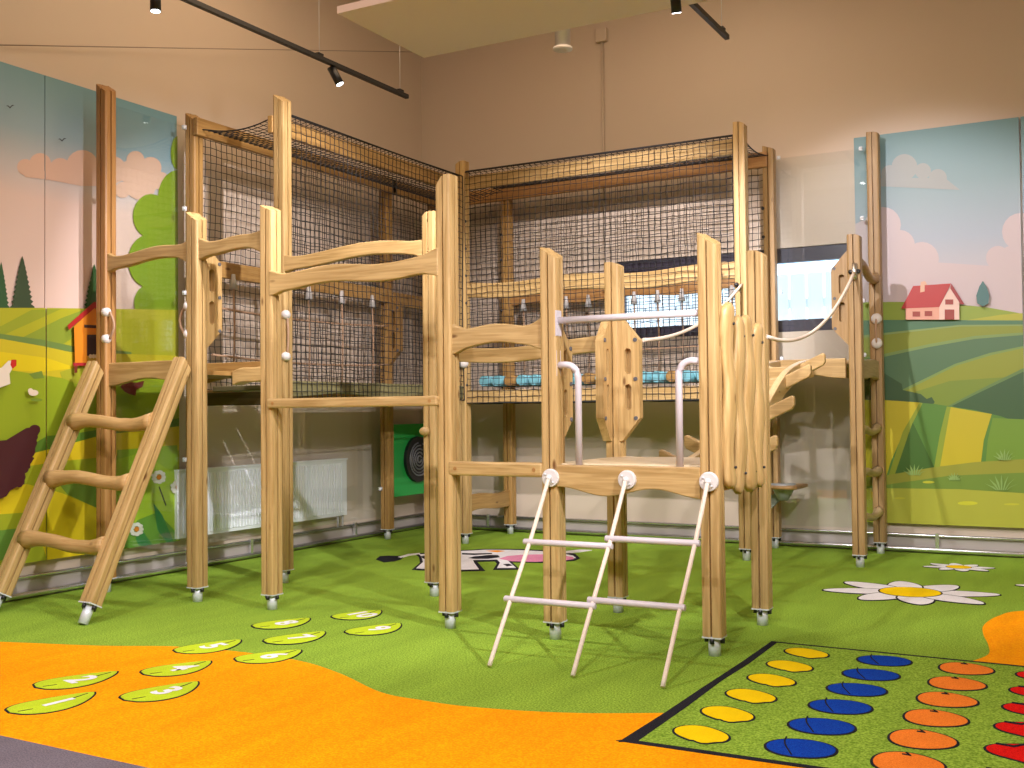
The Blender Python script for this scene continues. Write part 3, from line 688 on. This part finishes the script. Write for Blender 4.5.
while x < G_-.15:
    o = MB().tube([(x+.055, YR+.10, 1.54), (x+.055, YW-.10, 1.54)], .05, TQ if k % 3 != 2 else olive('y'), 10).build('floor_roller', parent=root)
    o['label'] = 'turquoise roller' if k % 3 != 2 else 'brown wooden roller'
    x += .135; k += 1
# end landing, rungs up its side
skirt((G_+.04, YR, 1.645), (X['H']-.03, YR, 1.645), .16, brown('x') if False else pine('x'), .045)
skirt((G_+.04, YW, 1.665), (X['H']-.03, YW, 1.665), .17, pine('x'), .04)
MB().box((G_, YR+.05, 1.60), (X['H'], YW-.05, 1.63), pine('y')).build('deck', parent=root)
def log(name, A, B, r, m, wob=.02, seed=0, parent=None):
    A, B = Vector(A), Vector(B); n = 14; rs = random.Random(seed); pts, rad = [], []
    ph = rs.uniform(-.5, .5)
    for i in range(n+1):
        t = i/n; p = A+(B-A)*t; p.z += wob*math.sin(2*math.pi*t+ph)+rs.uniform(-.002, .002)
        pts.append(p); rad.append(r*(1+.45*(math.exp(-(t/.13)**2)+math.exp(-((1-t)/.13)**2))))
    return MB().tube(pts, rad, m, 12).build(name, parent=parent or root)
for i, z in enumerate((.35, .71, 1.06)): log('rung', (X['H']+.05, YR+.04, z), (X['H']+.05, YW-.04, z+.01), .030, wood('pale_wood_y', (.50, .38, .20), (.36, .25, .12), 'y'), .02, i)
log('rung', (X['H']+.05, YR+.04, 2.40), (X['H']+.05, YW-.04, 2.36), .035, tan('y'), .03, 5)
wavy('shaped_beam', (X['H']+.05, YR+.04, 1.57), (X['H']+.05, YW-.04, 1.57), .15, .02, -.01, wood('pale_wood_y', (.5, .38, .2), (.36, .25, .12), 'y'))
# front platform
MB().box((X['G']+.0, YF-.0, .935), (X['H']-.0, YB+.03, .962), wood('cream_laminate', (.80, .66, .44), (.72, .57, .35), 'x')).build('deck', parent=root, bevel=.004)['label'] = 'pale boarded platform deck'
A2, B2 = Vector((X['G']+.045, YF-.035, 0)), Vector((X['H']-.045, YF-.035, 0)); top, bot = [], []
for i in range(31):
    t = i/30; p = A2+(B2-A2)*t; top.append(p+Vector((0, 0, .955))); bot.append(p+Vector((0, 0, .815-.022*math.cos(2*math.pi*1.5*(t-.02))*(-1)-.0)))
MB().strip(top, bot, (0, .05, 0), pine('x')).build('shaped_beam', parent=root, bevel=.006)['label'] = 'wavy-edged front beam of the platform'
beam((X['G']+.04, YB, .89), (X['H']-.04, YB, .89), .12, pine('x')); beam((X['G'], YF+.04, .885), (X['G'], YB-.04, .885), .12, pine('y')); beam((X['H'], YF+.04, .885), (X['H'], YB-.04, .885), .12, pine('y'))
MB().tube([(X['G']+.03, YF-.02, 1.745), (X['H']-.03, YF-.02, 1.745)], .019, POWDER, 14).box((X['G']+.045, YF-.05, 1.66), (X['G']+.053, YF+.01, 1.80), POWDER).build('crossbar', parent=root)
for s, xp in ((1, X['G']+.045), (-1, X['H']-.045)):
    pts = [(xp, YF-.02, 1.50)]+[(xp+s*(.05+.07*math.sin(a)), YF-.02, 1.43+.07*math.cos(a)) for a in [k*math.pi/12 for k in range(7)]]+[(xp+s*.12, YF-.02, .955)]
    MB().tube(pts, .019, POWDER, 12).box((xp-.004, YF-.045, 1.44), (xp+.004, YF+.005, 1.58), POWDER).build('grab_bar', parent=root)['label'] = 'white bent steel grab bar'
# wavy vertical slats between the two right-hand platform posts
xs = X['H']+.065
def slat(y, z0, z1, seed):
    n = 40; ph = seed*2.1; rings = []; mb = MB(); k = mb.mi(pine('z'))
    for i in range(n+1):
        t = i/n; z = z0+(z1-z0)*t; e2 = min(t, 1-t); cap_ = math.sqrt(max(.02, 1-(1-e2/.05)**2)) if e2 < .05 else 1
        wy = (.072+.008*math.sin(2*math.pi*2.2*t+ph))*cap_; wx = (.026+.003*math.cos(2*math.pi*1.9*t+ph))*(.5+.5*cap_)
        cy = y+.006*math.sin(2*math.pi*1.6*t+ph*1.3); cx = xs+.008*math.sin(2*math.pi*1.8*t+ph)
        rings.append([mb.bm.verts.new((cx+wx*(abs(math.cos(a))**.8)*math.copysign(1, math.cos(a)), cy+wy*(abs(math.sin(a))**.7)*math.copysign(1, math.sin(a)), z)) for a in [2*math.pi*j/16 for j in range(16)]])
    for A, B in zip(rings, rings[1:]):
        for j in range(16): f = mb.bm.faces.new((A[j], A[(j+1) % 16], B[(j+1) % 16], B[j])); f.material_index = k; f.smooth = True
    mb.bm.faces.new(rings[0]); mb.bm.faces.new(rings[-1])
    o = mb.build('slat', parent=root)
    for z in (z0+.11, z1-.11): MB().sphere((xs+.028, y+.02, z), .008, BLACK, seg=8).build('screw', parent=o)
for i, (y, z0, z1) in enumerate(((-4.43, .84, 1.80), (-4.255, .80, 1.745), (-4.08, .80, 1.76), (-3.905, .815, 1.73))): slat(y, z0, z1, i+1)
beam((X['H'], YF+.04, 1.50), (X['H'], YB-.04, 1.50), .09, pine('y'))
# handhold panels: half hexagons with two slots
def hold(P, dirv, z0, z1, w=.17, lab=None, m=None, th=.052):
    U = Vector(dirv); O = Vector((P[0], P[1], 0)); c = .13
    mb = MB(); W = Vector((-U.y, U.x, 0))*th; k = m or pine('z')
    H = z1-z0; zm = (z0+z1)/2; s0, s1 = w*.42, w*.68
    zs = [(zm-.19, zm-.03), (zm+.03, zm+.19)]
    def wid(z):
        if z < z0+c*1.1: return .05+(w-.05)*(z-z0)/(c*1.1)
        if z > z1-c*1.1: return .05+(w-.05)*(z1-z)/(c*1.1)
        return w
    # built from three vertical strips around the slots
    def quad(u0, u1, za, zb):
        mb.prism([(u0, za), (u1 if not callable(u1) else u1(za), za), (u1 if not callable(u1) else u1(zb), zb), (u0, zb)], O, U, (0, 0, 1), W, k)
    quad(.04, s0, z0, z1) if False else None
    outer = [(.03, z0), (.05, z0), (w, z0+c*1.1), (w, z1-c*1.1), (.05, z1), (.03, z1)]
    # polygon with two holes made by bridging
    me_o = [(.03, z0), (.05, z0), (w, z0+c*1.1)]
    bm = mb.bm
    def hole(za, zb):
        r = (s1-s0)/2; cu = (s0+s1)/2; pts = []
        for j in range(9): a = math.pi+math.pi*j/8; pts.append((cu+r*math.cos(a), za+r+r*math.sin(a)))
        for j in range(9): a = math.pi*j/8; pts.append((cu+r*math.cos(a), zb-r+r*math.sin(a)))
        return pts
    loops = [outer]+[hole(a, b) for a, b in zs]; ki = mb.mi(k)
    for sg in (-.5, .5):
        es = []
        allv = []
        for lp in loops:
            vs = [bm.verts.new(O+p[0]*U+Vector((0, 0, p[1]))+W*sg) for p in lp]; allv.append(vs)
            es += [bm.edges.new((vs[i], vs[(i+1) % len(vs)])) for i in range(len(vs))]
        r = bmesh.ops.triangle_fill(bm, use_beauty=True, use_dissolve=False, edges=es)
        for f in r['geom']:
            if isinstance(f, bmesh.types.BMFace): f.material_index = ki
        if sg < 0: first = allv
    for A, B in zip(first, allv):
        for i in range(len(A)):
            j = (i+1) % len(A)
            try: bm.faces.new((A[i], A[j], B[j], B[i])).material_index = ki
            except ValueError: pass
    for za, zb in zs: mb.prism([(s0-.004, za-.004), (s1+.004, za-.004), (s1+.004, zb+.004), (s0-.004, zb+.004)], O+W*.44*(1 if U.x+U.y > 0 else -1), U, (0, 0, 1), W*.10, k)
    o = mb.build('handhold_panel', parent=root)
    sd = MB()
    for z in (z0+.14, zm, z1-.14):
        for sg in (-1, 1):
            p = O+U*(w-.025)+Vector((0, 0, z)); q = Vector((-U.y, U.x, 0))*sg
            sd.tube([p+q*th*.4, p+q*(th*.5+.006)], .013, plain('dark_grey_cap', (.10, .10, .11), .5), 10)
    sd.build('bolt_cap', parent=o)
hold((X['G']+.015, YB-.03), (1, 0, 0), 1.06, 1.82, .168); hold((X['G']-.03, YB-.02), (0, -1, 0), 1.06, 1.82, .155); hold((X['G'], YF), (0, 1, 0), 1.06, 1.74, .20)
hold((X['B'], YF), (0, 1, 0), 1.68, 2.42, .21); hold((X['H']+.05, YR), (-1, 0, 0), 1.74, 2.50, .18, m=tan('z')); hold((X['A'], YR), (1, 0, 0), 1.72, 2.42, .18, m=olive('z'))
# white knob grips and rope loops on posts
def loop(P, z0, z1, n, lab, kr=.036):
    P = Vector(P); n = Vector(n)
    pts = [(P.x+n.x*(.035+.045*math.sin(math.pi*k/10)), P.y+n.y*(.035+.045*math.sin(math.pi*k/10)), z0+(z1-z0)*k/10) for k in range(11)]
    o = MB().tube(pts, .009, BROPE, 8).build('rope_handle', parent=root); o['label'] = lab
    for z in (z0, z1): MB().sphere((P.x, P.y, z), kr, WHITEPL, (1, .6, 1) if kr > .04 else (1, 1, 1)).build('knob', parent=o)
loop((X['A']+.055, YF-.03, 0), 1.79, 1.98, (1, 0, 0), 'short rope handle with two white knobs on the tall brown post above the ladder')
loop((X['B']-.055, YF-.02, 0), 1.79, 1.98, (-1, 0, 0), 'short rope handle with two white knobs on the shorter post above the ladder')
loop((X['H']+.065, YW-.075, 0), 1.80, 2.01, (.0, -.5, 0), 'short rope handle with white discs beside the red-roofed house mural', .046)
loop((X['B']+.05, YB-.03, 0), 1.67, 1.98, (.3, 0, 0), 'rope handle with white knobs on the tall post at the net tunnel mouth')
MB().sphere((X['B']+.03, YR-.06, 1.71), .05, WHITEPL).build('grip_knob', parent=root)['label'] = 'white round grip knob'

# low items under the tunnel
wavy('low_board', (X['B'], YR+.04, .37), (X['B'], YW-.04, .37), .15, .02, .012, olive('y'), cyc=1)
GB = plain('green_board', (.02, .36, .07), .4); DG = plain('disc_grey', (.16, .16, .17), .45)
lb = thing('maze_board', 'green square board with a round black ring maze low beside the corner', 'play board', (X['A']-.02, -.55, .40))
MB().box((X['A']-.04, -.93, .40), (X['A']-.015, -.28, 1.13), GB).build('board', parent=lb, bevel=.004)
dm = MB()
cy_, cz_ = -.53, .765
dm.tube([(X['A']-.015, cy_, cz_), (X['A']+.02, cy_, cz_)], .235, BLACK, 40, smooth=False); dm.build('disc', parent=lb)
for r in (.035, .07, .105, .14, .17):
    pts = [(X['A']+.022, cy_+r*math.cos(a), cz_+r*math.sin(a)) for a in [.5*r*20+k*(2*math.pi-.5)/30 for k in range(31)]]
    MB().tube(pts, .0085, DG, 6).build('maze_ring', parent=lb)
sh = thing('play_sink', 'small wooden shelf with a grey bowl beside the far end post', 'shelf', (4.0, -.45, .3))
MB().box((3.93, -.62, .555), (4.20, -.22, .585), olive('x')).build('shelf_board', parent=sh, bevel=.01)
MB().tube([(4.04, -.45, .45), (4.04, -.45, .50), (4.04, -.45, .56), (4.04, -.45, .595)], [.04, .07, .10, .11], plain('grey_bowl', (.32, .34, .33), .4), 18).build('bowl', parent=sh)
MB().prism([(0, 0), (.2, .2), (.12, .2), (0, .12)], (3.91, -.40, .36), (1, 0, 0), (0, 0, 1), (0, .035, 0), plain('bracket_green_grey', (.25, .28, .24), .5)).build('bracket', parent=sh)

# ------------------------------------------------------------------ inclined ladder
lt = thing('inclined_ladder', 'sloping pine ladder of two thick rails leaning on the frame before the mural', 'ladder', (.7, -5.4, 0))
def rail(x0, x1, lab):
    T, Bv = Vector((x1, YF-.09, 1.61)), Vector((x0, -5.41, 0)); d = (Bv-T).normalized(); L = (Bv-T).length
    mb = MB(); post_mesh(mb, 0, 0, 0, L-.13, (0, 1, -.05, .5), pine('z'))
    zax = -d; xax = Vector((1, 0, 0)); xax = (xax-zax*xax.dot(zax)).normalized(); yax = zax.cross(xax)
    R = Matrix((xax, yax, zax)).transposed().to_4x4(); R.translation = Bv+zax*.13
    for v in mb.bm.verts: v.co = v.co+Vector((0, 0, 0))
    bmesh.ops.recalc_face_normals(mb.bm, faces=mb.bm.faces)
    me = bpy.data.meshes.new('ladder_rail'); mb.bm.to_mesh(me); mb.bm.free(); me.materials.append(pine('z'))
    o = bpy.data.objects.new('ladder_rail', me); COL.objects.link(o); o.parent = lt; R.translation -= Vector(lt.location); o.matrix_local = R
    fm = MB(); fm.tube([(0, 0, -.125), (0, 0, 0)], .031, STEEL, 16); fm.box((-.05, -.05, -.008), (.05, .05, 0), STEEL)
    for sx, sy in ((1, 0), (-1, 0), (0, 1), (0, -1)): fm.tube([(sx*.042, sy*.042, -.034), (sx*.042, sy*.042, -.008)], .012, BLACK, 10)
    bmesh.ops.recalc_face_normals(fm.bm, faces=fm.bm.faces)
    me = bpy.data.meshes.new('rail_foot'); fm.bm.to_mesh(me); fm.bm.free()
    for q in fm.mats: me.materials.append(q)
    f = bpy.data.objects.new('rail_foot', me); COL.objects.link(f); f.parent = o; f['label'] = 'steel foot tube with black bolts'
rail(.30, .30, ''); rail(1.14, 1.14, '')
for i, z in enumerate((.44, .83, 1.20)):
    yy = (YF-.09)+(-5.41-(YF-.09))*(1.64-z)/1.64
    log('rung', (.33, yy, z), (1.11, yy, z), .044, wood('pale_wood_x', (.56, .37, .16), (.42, .25, .09), 'x'), .016, 20+i, parent=lt)

# ------------------------------------------------------------------ arched ladder between platform and landing
at_ = thing('arched_ladder', 'S-curved beam ladder with upturned cross boards from the platform to the far landing', 'ladder', (4.3, -2.4, 0.9))
cur = smooth([(0, -3.62, .93), (0, -3.38, .93), (0, -2.91, 1.01), (0, -2.46, 1.27), (0, -1.97, 1.50), (0, -1.52, 1.60), (0, -1.10, 1.64)], 5)
for x in (4.18, 4.45):
    MB().strip([(x, p.y, p.z) for p in cur], [(x, p.y, p.z-.14) for p in cur], (.05, 0, 0), wood('pale_laminate', (.72, .54, .30), (.62, .43, .21), 'y')).build('curved_rail', parent=at_, bevel=.006)
for y in (-3.38, -2.91, -2.46, -1.97, -1.52):
    zc = min(cur, key=lambda p: abs(p.y-y)).z-.075
    top, bot = [], []
    for i in range(41):
        t = -1+2*i/40; x = 4.345+.315*t; lift = .15*max(0, abs(t)-.3); hh = .048*(1 if abs(t) < .96 else math.sqrt(max(.25, 1-((abs(t)-.96)/.05)**2)))
        top.append((x, y, zc+lift+hh)); bot.append((x, y, zc+lift-hh))
    MB().strip(top, bot, (0, .045, 0), pine('x')).build('cross_board', parent=at_, bevel=.01)

# ------------------------------------------------------------------ ropes
def catenary(A, B, sag, n=24): 
    A, B = Vector(A), Vector(B); return [A+(B-A)*(k/n)-Vector((0, 0, sag*4*(k/n)*(1-k/n))) for k in range(n+1)]
t = thing('hand_rope', 'cream hand rope sagging from the tall net tunnel post to the platform handhold panel', 'rope', (3.9, -2.4, 1.7))
MB().tube(catenary((3.9, YR-.05, 2.28), (X['G']+.19, YB, 1.68), .11), .012, ROPE, 8).build('rope', parent=t)
MB().tube([(3.88, YR-.03, 2.22), (3.88, YR-.07, 2.28), (3.88, YR-.03, 2.34)], .022, ALU, 8).sphere((3.86, YR-.065, 2.28), .02, BLACK).build('clamp', parent=t)
t = thing('hand_rope', 'cream hand rope sagging from the far landing post to the right platform post', 'rope', (4.8, -2.4, 1.7))
MB().tube(catenary((4.81, YR-.07, 2.32), (4.80, YB, 1.67), .20), .012, ROPE, 8).build('rope', parent=t)
MB().tube([(4.81, YR-.055, 2.26), (4.81, YR-.08, 2.32), (4.81, YR-.055, 2.38)], .022, ALU, 8).sphere((4.78, YR-.07, 2.32), .018, BLACK).sphere((4.84, YR-.07, 2.32), .018, BLACK).build('clamp', parent=t)
# rope ladder
rl = thing('rope_ladder', 'rope ladder of three cream ropes and four white rungs hanging on the front platform', 'rope ladder', (4.3, -4.9, 0))
ropes = []
for xx, mid in ((3.86, (3.87, -4.86, .52)), (4.31, (4.31, -4.86, .52)), (4.755, (4.76, -4.86, .52))):
    yf = YF-.075
    o = MB().tube([(xx, yf+.02, .885), (xx, yf-.005, .885)], .05, WHITEPL, 24, smooth=False).build('disc', parent=rl, bevel=.006)
    MB().sphere((xx, yf-.015, .885), .018, WHITEPL).sphere((xx-.025, yf-.01, .905), .006, STEEL, seg=8).sphere((xx+.02, yf-.01, .862), .006, STEEL, seg=8).build('screw_cap', parent=o)
    P = smooth([(xx, yf-.015, .885), (xx, -4.80, .60), (xx, -5.03, .31), (xx, -5.26, .01)], 6); ropes.append(P)
    MB().tube(P, .0115, ROPE, 8).build('rope', parent=rl)
def at_z(P, z): return min(P, key=lambda p: abs(p.z-z))
def rope_pt(x, z):
    P = ropes[0]
    for a, b in zip(P, P[1:]):
        if b.z <= z <= a.z: t = (a.z-z)/(a.z-b.z); q = a+(b-a)*t; return Vector((x, q.y, z))
    return Vector((x, P[-1].y, z))
for x0, x1, z in ((3.825, 4.33, .565), (3.825, 4.33, .30), (4.28, 4.78, .60), (4.28, 4.78, .325)):
    MB().tube([rope_pt(x0, z), rope_pt(x1, z)], .0165, POWDER, 12).build('rung', parent=rl, bevel=.004)
# rope grid screens hung from the mid beams
def screen(lab, P0, P1, step, z0, z1, hz):
    P0, P1 = Vector(P0), Vector(P1); d = P1-P0; L = d.length
    t = thing('rope_grid', lab, 'rope', (P0.x, P0.y, z0)); k = step*.5; i = 0
    while k < L:
        p = P0+d*(k/L)
        MB().tube([(p.x, p.y, z1-.02), (p.x+.01, p.y, (z0+z1)/2), (p.x, p.y, z0)], .008, BROPE, 6).build('rope', parent=t)
        MB().tube([(p.x, p.y, z1-.10), (p.x, p.y, z1-.03), (p.x, p.y, z1+.02)], [.035, .022, .015], plain('grey_fitting', (.5, .48, .47), .4), 12).build('bell_fitting', parent=t)
        k += step; i += 1
    for z in hz: MB().tube(catenary((P0.x, P0.y, z), (P1.x, P1.y, z), .035), .009, BROPE, 6).build('rope', parent=t)
screen('tan rope grid hung below the beam in front of the window', (B_+.1, YW-.08, 0), (G_-.1, YW-.08, 0), .24, 1.52, 2.36, (1.86,))
screen('tan rope grid hung from the beam above the radiator', (A_+.09, YB+.1, 0), (A_+.09, YR-.1, 0), .47, 1.52, 2.36, (2.10, 1.72))

# ------------------------------------------------------------------ nets
CELL = .0585
def net(mb, O, U, V, su, sv, bul=None, r=.0034, seed=0):
    O, U, V = Vector(O), Vector(U).normalized(), Vector(V).normalized(); N_ = U.cross(V); rs = random.Random(seed)
    nu, nv = round(su/CELL), round(sv/CELL); cu, cv = su/nu, sv/nv
    jit = [[(rs.uniform(-1, 1)*.005, rs.uniform(-1, 1)*.005) for _ in range(nv+1)] for _ in range(nu+1)]
    ph = rs.uniform(0, 6)
    def P(i, j):
        u, v = i*cu, j*cv; b = bul(u/su, v/sv) if bul else .012*math.sin(u*2.3+ph)*math.sin(v*2.9+1+ph)
        ju, jv = jit[i][j]
        sagv = -.010*abs(math.sin(u*5+ph))*math.sin(math.pi*j/nv)
        return O+U*(u+(ju if 0 < i < nu else 0)+.012*math.sin(v*2.1+ph)*math.sin(math.pi*u/su))+V*(v+jv*(0 < j < nv)+sagv)+N_*b
    G2 = [[P(i, j) for j in range(nv+1)] for i in range(nu+1)]
    for i in range(nu+1): mb.tube(G2[i], r*(2.0 if i in (0, nu) else 1), NETM, 3, cap=False)
    for j in range(nv+1): mb.tube([G2[i][j] for i in range(nu+1)], r*(2.0 if j in (0, nv) else 1), NETM, 3, cap=False)
def net_obj(lab, *a, **k):
    mb = MB(); net(mb, *a, **k); tag(mb.build('safety_net'), lab, 'net')
Z0n, Z1n = 1.33, 3.50
net_obj('black safety net along the front side of the wing over the radiator', (B_+.03, YB+.05, Z0n+.03), (0, 1, 0), (0, 0, 1), YR-YB-.1, 3.49-Z0n-.03, seed=1)
net_obj('black safety net along the front side of the wing with the window behind', (B_+.05, YR-.03, Z0n), (1, 0, 0), (0, 0, 1), G_-B_-.1, 3.53-Z0n, seed=2)
net_obj('black safety net on the wall side over the radiator', (A_+.0, YB+.05, Z0n), (0, 1, 0), (0, 0, 1), YW-YB-.1, Z1n-Z0n, seed=3)
net_obj('black safety net on the window side of the tunnel', (A_+.05, YW+.02, Z0n), (1, 0, 0), (0, 0, 1), G_-A_-.1, 3.50-Z0n, seed=4)
def sag(u, v): return -.055*math.sin(math.pi*u)*math.sin(math.pi*min(1, v+.35) if v < .5 else math.pi*min(1, 1.0-v*.5))
net_obj('black roof net over the wing above the radiator', (A_+.02, YB, 3.50), (1, 0, 0), (0, 1, 0), B_-A_-.03, YW-YB, bul=lambda u, v: -.07*math.sin(math.pi*u), seed=5)
net_obj('black roof net over the wing in front of the window', (B_, YR-.02, 3.54), (1, 0, 0), (0, 1, 0), G_-B_, YW-YR, bul=lambda u, v: -.05*math.sin(math.pi*v), seed=6)
# black fixing clips of the nets down the corner post
for (px, py, nm) in ((B_+.045, YR-.03, 'a'), (G_-.05, YW-.05, 'b'), (B_-.05, YW-.05, 'c')):
    for k in range(7): MB().sphere((px, py, 1.5+k*.26), .016, BLACK, seg=8).build('net_clip', parent=root)

# ------------------------------------------------------------------ clear panels with brackets
def pane(lab, a, b, bp, nrm):
    t = thing('clear_panel', lab, 'panel', ((a[0]+b[0])/2, (a[1]+b[1])/2, a[2]))
    MB().box(a, b, GL).build('pane', parent=t)
    for p in bp:
        MB().box((p[0]-.013, p[1]-.013, p[2]-.016), (p[0]+.013, p[1]+.013, p[2]+.016), STEEL).sphere(p, .018, STEEL, seg=10).build('bracket', parent=t)
pane('clear plastic panel between the tall brown post and the net tunnel before the mural', (A_-.075, YF, .22), (A_-.067, YB, 3.52),
     [(A_-.05, YF+.08, z) for z in (.9, 2.2, 2.87, 3.49)]+[(A_-.03, YB-.075, z) for z in (.9, 2.2, 2.86, 3.50)], 0)
pane('clear plastic panel between the window end of the net tunnel and the red-roofed house mural', (G_+.0, YW+.067, .20), (X['H'], YW+.075, 3.52),
     [(G_+.08, YW+.03, z) for z in (1.70, 2.30, 3.52)]+[(X['H']-.06, YW+.03, z) for z in (1.71, 2.18, 2.90, 3.51)], 1)
pane('low clear plastic panel in front of the radiator', (A_-.075, YB+.02, .22), (A_-.067, YR, 1.33), [(A_-.03, YB+.075, .5), (A_-.03, YR-.075, .5)], 0)

# ------------------------------------------------------------------ radiator
rw = plain('radiator_enamel', (.90, .90, .95), .4)
rd = thing('radiator', 'long white panel radiator low on the wall behind the frame', 'radiator', (.07, -2.6, .2))
rb = MB().box((.05, -3.66, .27), (.10, -1.50, .80), rw)
y = -3.60
while y < -1.55: rb.box((.10, y, .30), (.107, y+.018, .77), rw); y += .036
rb.build('radiator_panel', parent=rd)
MB().box((.045, -3.665, .80), (.112, -1.495, .815), rw).build('top_grille', parent=rd)
for y in (-1.53, -1.60): MB().tube([(.07, y, .27), (.07, y, .16)], .009, POWDER, 8).build('connecting_pipe', parent=rd)
for y in (-3.2, -1.9): MB().box((0.004, y, .35), (.05, y+.03, .7), rw).build('wall_bracket', parent=rd)

# ------------------------------------------------------------------ overhead fittings
LENS, nt, b = mat('lamp_lens')
b.inputs['Emission Color'].default_value = (.93, .97, 1, 1); b.inputs['Emission Strength'].default_value = 9
def track(lab, x, y0, y1, z, wires):
    t = thing('light_track', lab, 'light track', (x, (y0+y1)/2, z))
    MB().box((x-.018, y0, z-.018), (x+.018, y1, z+.018), BLACK).build('track_rail', parent=t, bevel=.003)
    for y in wires:
        MB().tube([(x, y, z+.01), (x, y, RZ)], .0025, STEEL, 6).build('suspension_wire', parent=t)
        MB().box((x-.02, y-.03, z+.018), (x+.02, y+.03, z+.035), BLACK).build('end_clip', parent=t)
def head(lab, x, y, z, aim, power=60, cone=60):
    t = thing('track_spotlight', lab, 'spotlight', (x, y, z)); a = Vector(aim).normalized(); p = Vector((x, y, z-.075))
    MB().tube([(x, y, z-.018), (x, y, z-.06)], .008, BLACK, 8).build('stem', parent=t)
    q0 = p-a*.06; q1 = p+a*.09
    MB().tube([q0, q1], .034, BLACK, 18).build('lamp_body', parent=t)
    MB().tube([q1, q1+a*.003], .029, LENS, 18).build('lens', parent=t)
    spot('spot_lamp', q1+a*.03, q1+a*2, power, (1, .93, .96), cone, .03, .5)
TZ = 4.0
track('black light track over the wing above the radiator', 1.24, -7.5, -2.09, TZ, (-2.2, -3.29, -6.0))
track('black light track over the wing in front of the window', 4.12, -7.5, -2.12, TZ, (-2.25, -5.5))
head('black track spotlight nearest the end of the track by the corner', 1.24, -3.10, TZ, (.45, .25, -1), 60, 80)
head('black track spotlight partly above view on the same track near the mural', 1.24, -4.93, TZ, (.0, -.0, -1), 70, 80)
head('black track spotlight on the track above the front platform', 4.12, -3.22, TZ, (-.05, .35, -1), 80, 80)
head('black track spotlight above the view, turned to the wall behind the nets', 4.12, -4.2, TZ, (-.42, 1, -.52), 680, 50)
head('black track spotlight above the view, turned to the radiator wall', 4.12, -4.9, TZ, (-1, .46, -.54), 600, 48)
head('black track spotlight above the view, turned to the hen mural', 4.12, -5.6, TZ, (-1, .12, -.5), 90, 50)
head('black track spotlight above the view, turned to the far end of the net tunnel', 4.12, -5.2, TZ, (.18, 1, -.42), 460, 46)
cp = MB().box((1.97, -3.98-.02, 3.98), (4.75, -2.93, 4.03), plain('acoustic_panel', (.80, .68, .72), .8)).build('acoustic_panel')
tag(cp, 'pale flat acoustic panel hanging under the ceiling', 'ceiling panel')
cp.location.x += 0; 
for (x, y) in ((2.1, -3.9), (2.1, -3.05), (4.6, -3.9), (4.6, -3.05)): MB().tube([(x, y, 4.03), (x, y, RZ)], .003, STEEL, 6).build('hanging_wire', parent=cp)
vt = thing('vent_pipe', 'round grey vent pipe with white valve hanging beyond the acoustic panel', 'vent', (2.43, -1.43, 4.4))
MB().tube([(2.43, -1.43, 4.42), (2.43, -1.43, RZ)], .068, plain('duct_metal', (.52, .50, .48), .35, .5), 24).build('pipe', parent=vt)
MB().tube([(2.43, -1.43, 4.385), (2.43, -1.43, 4.40), (2.43, -1.43, 4.42)], [.04, .085, .085], WHITEPL, 24).build('valve', parent=vt)
jb = thing('junction_box', 'small beige junction box with conduit high on the wall above the window', 'junction box', (2.18, -.03, 4.95))
MB().box((2.12, -.06, 4.93), (2.24, 0, 5.07), WALL).build('box', parent=jb, bevel=.01)
MB().tube([(2.18, -.02, 4.94), (2.18, -.02, 2.9)], .012, WALL, 8).build('conduit', parent=jb)
t = tag(MB().tube([on(-60, 44, 0, .02), on(412, 52, 0, .25)], .004, plain('wire_grey', (.3, .24, .2), .5), 6).build('guy_wire'), 'thin wire strung high across the wall above the hen mural', 'wire')
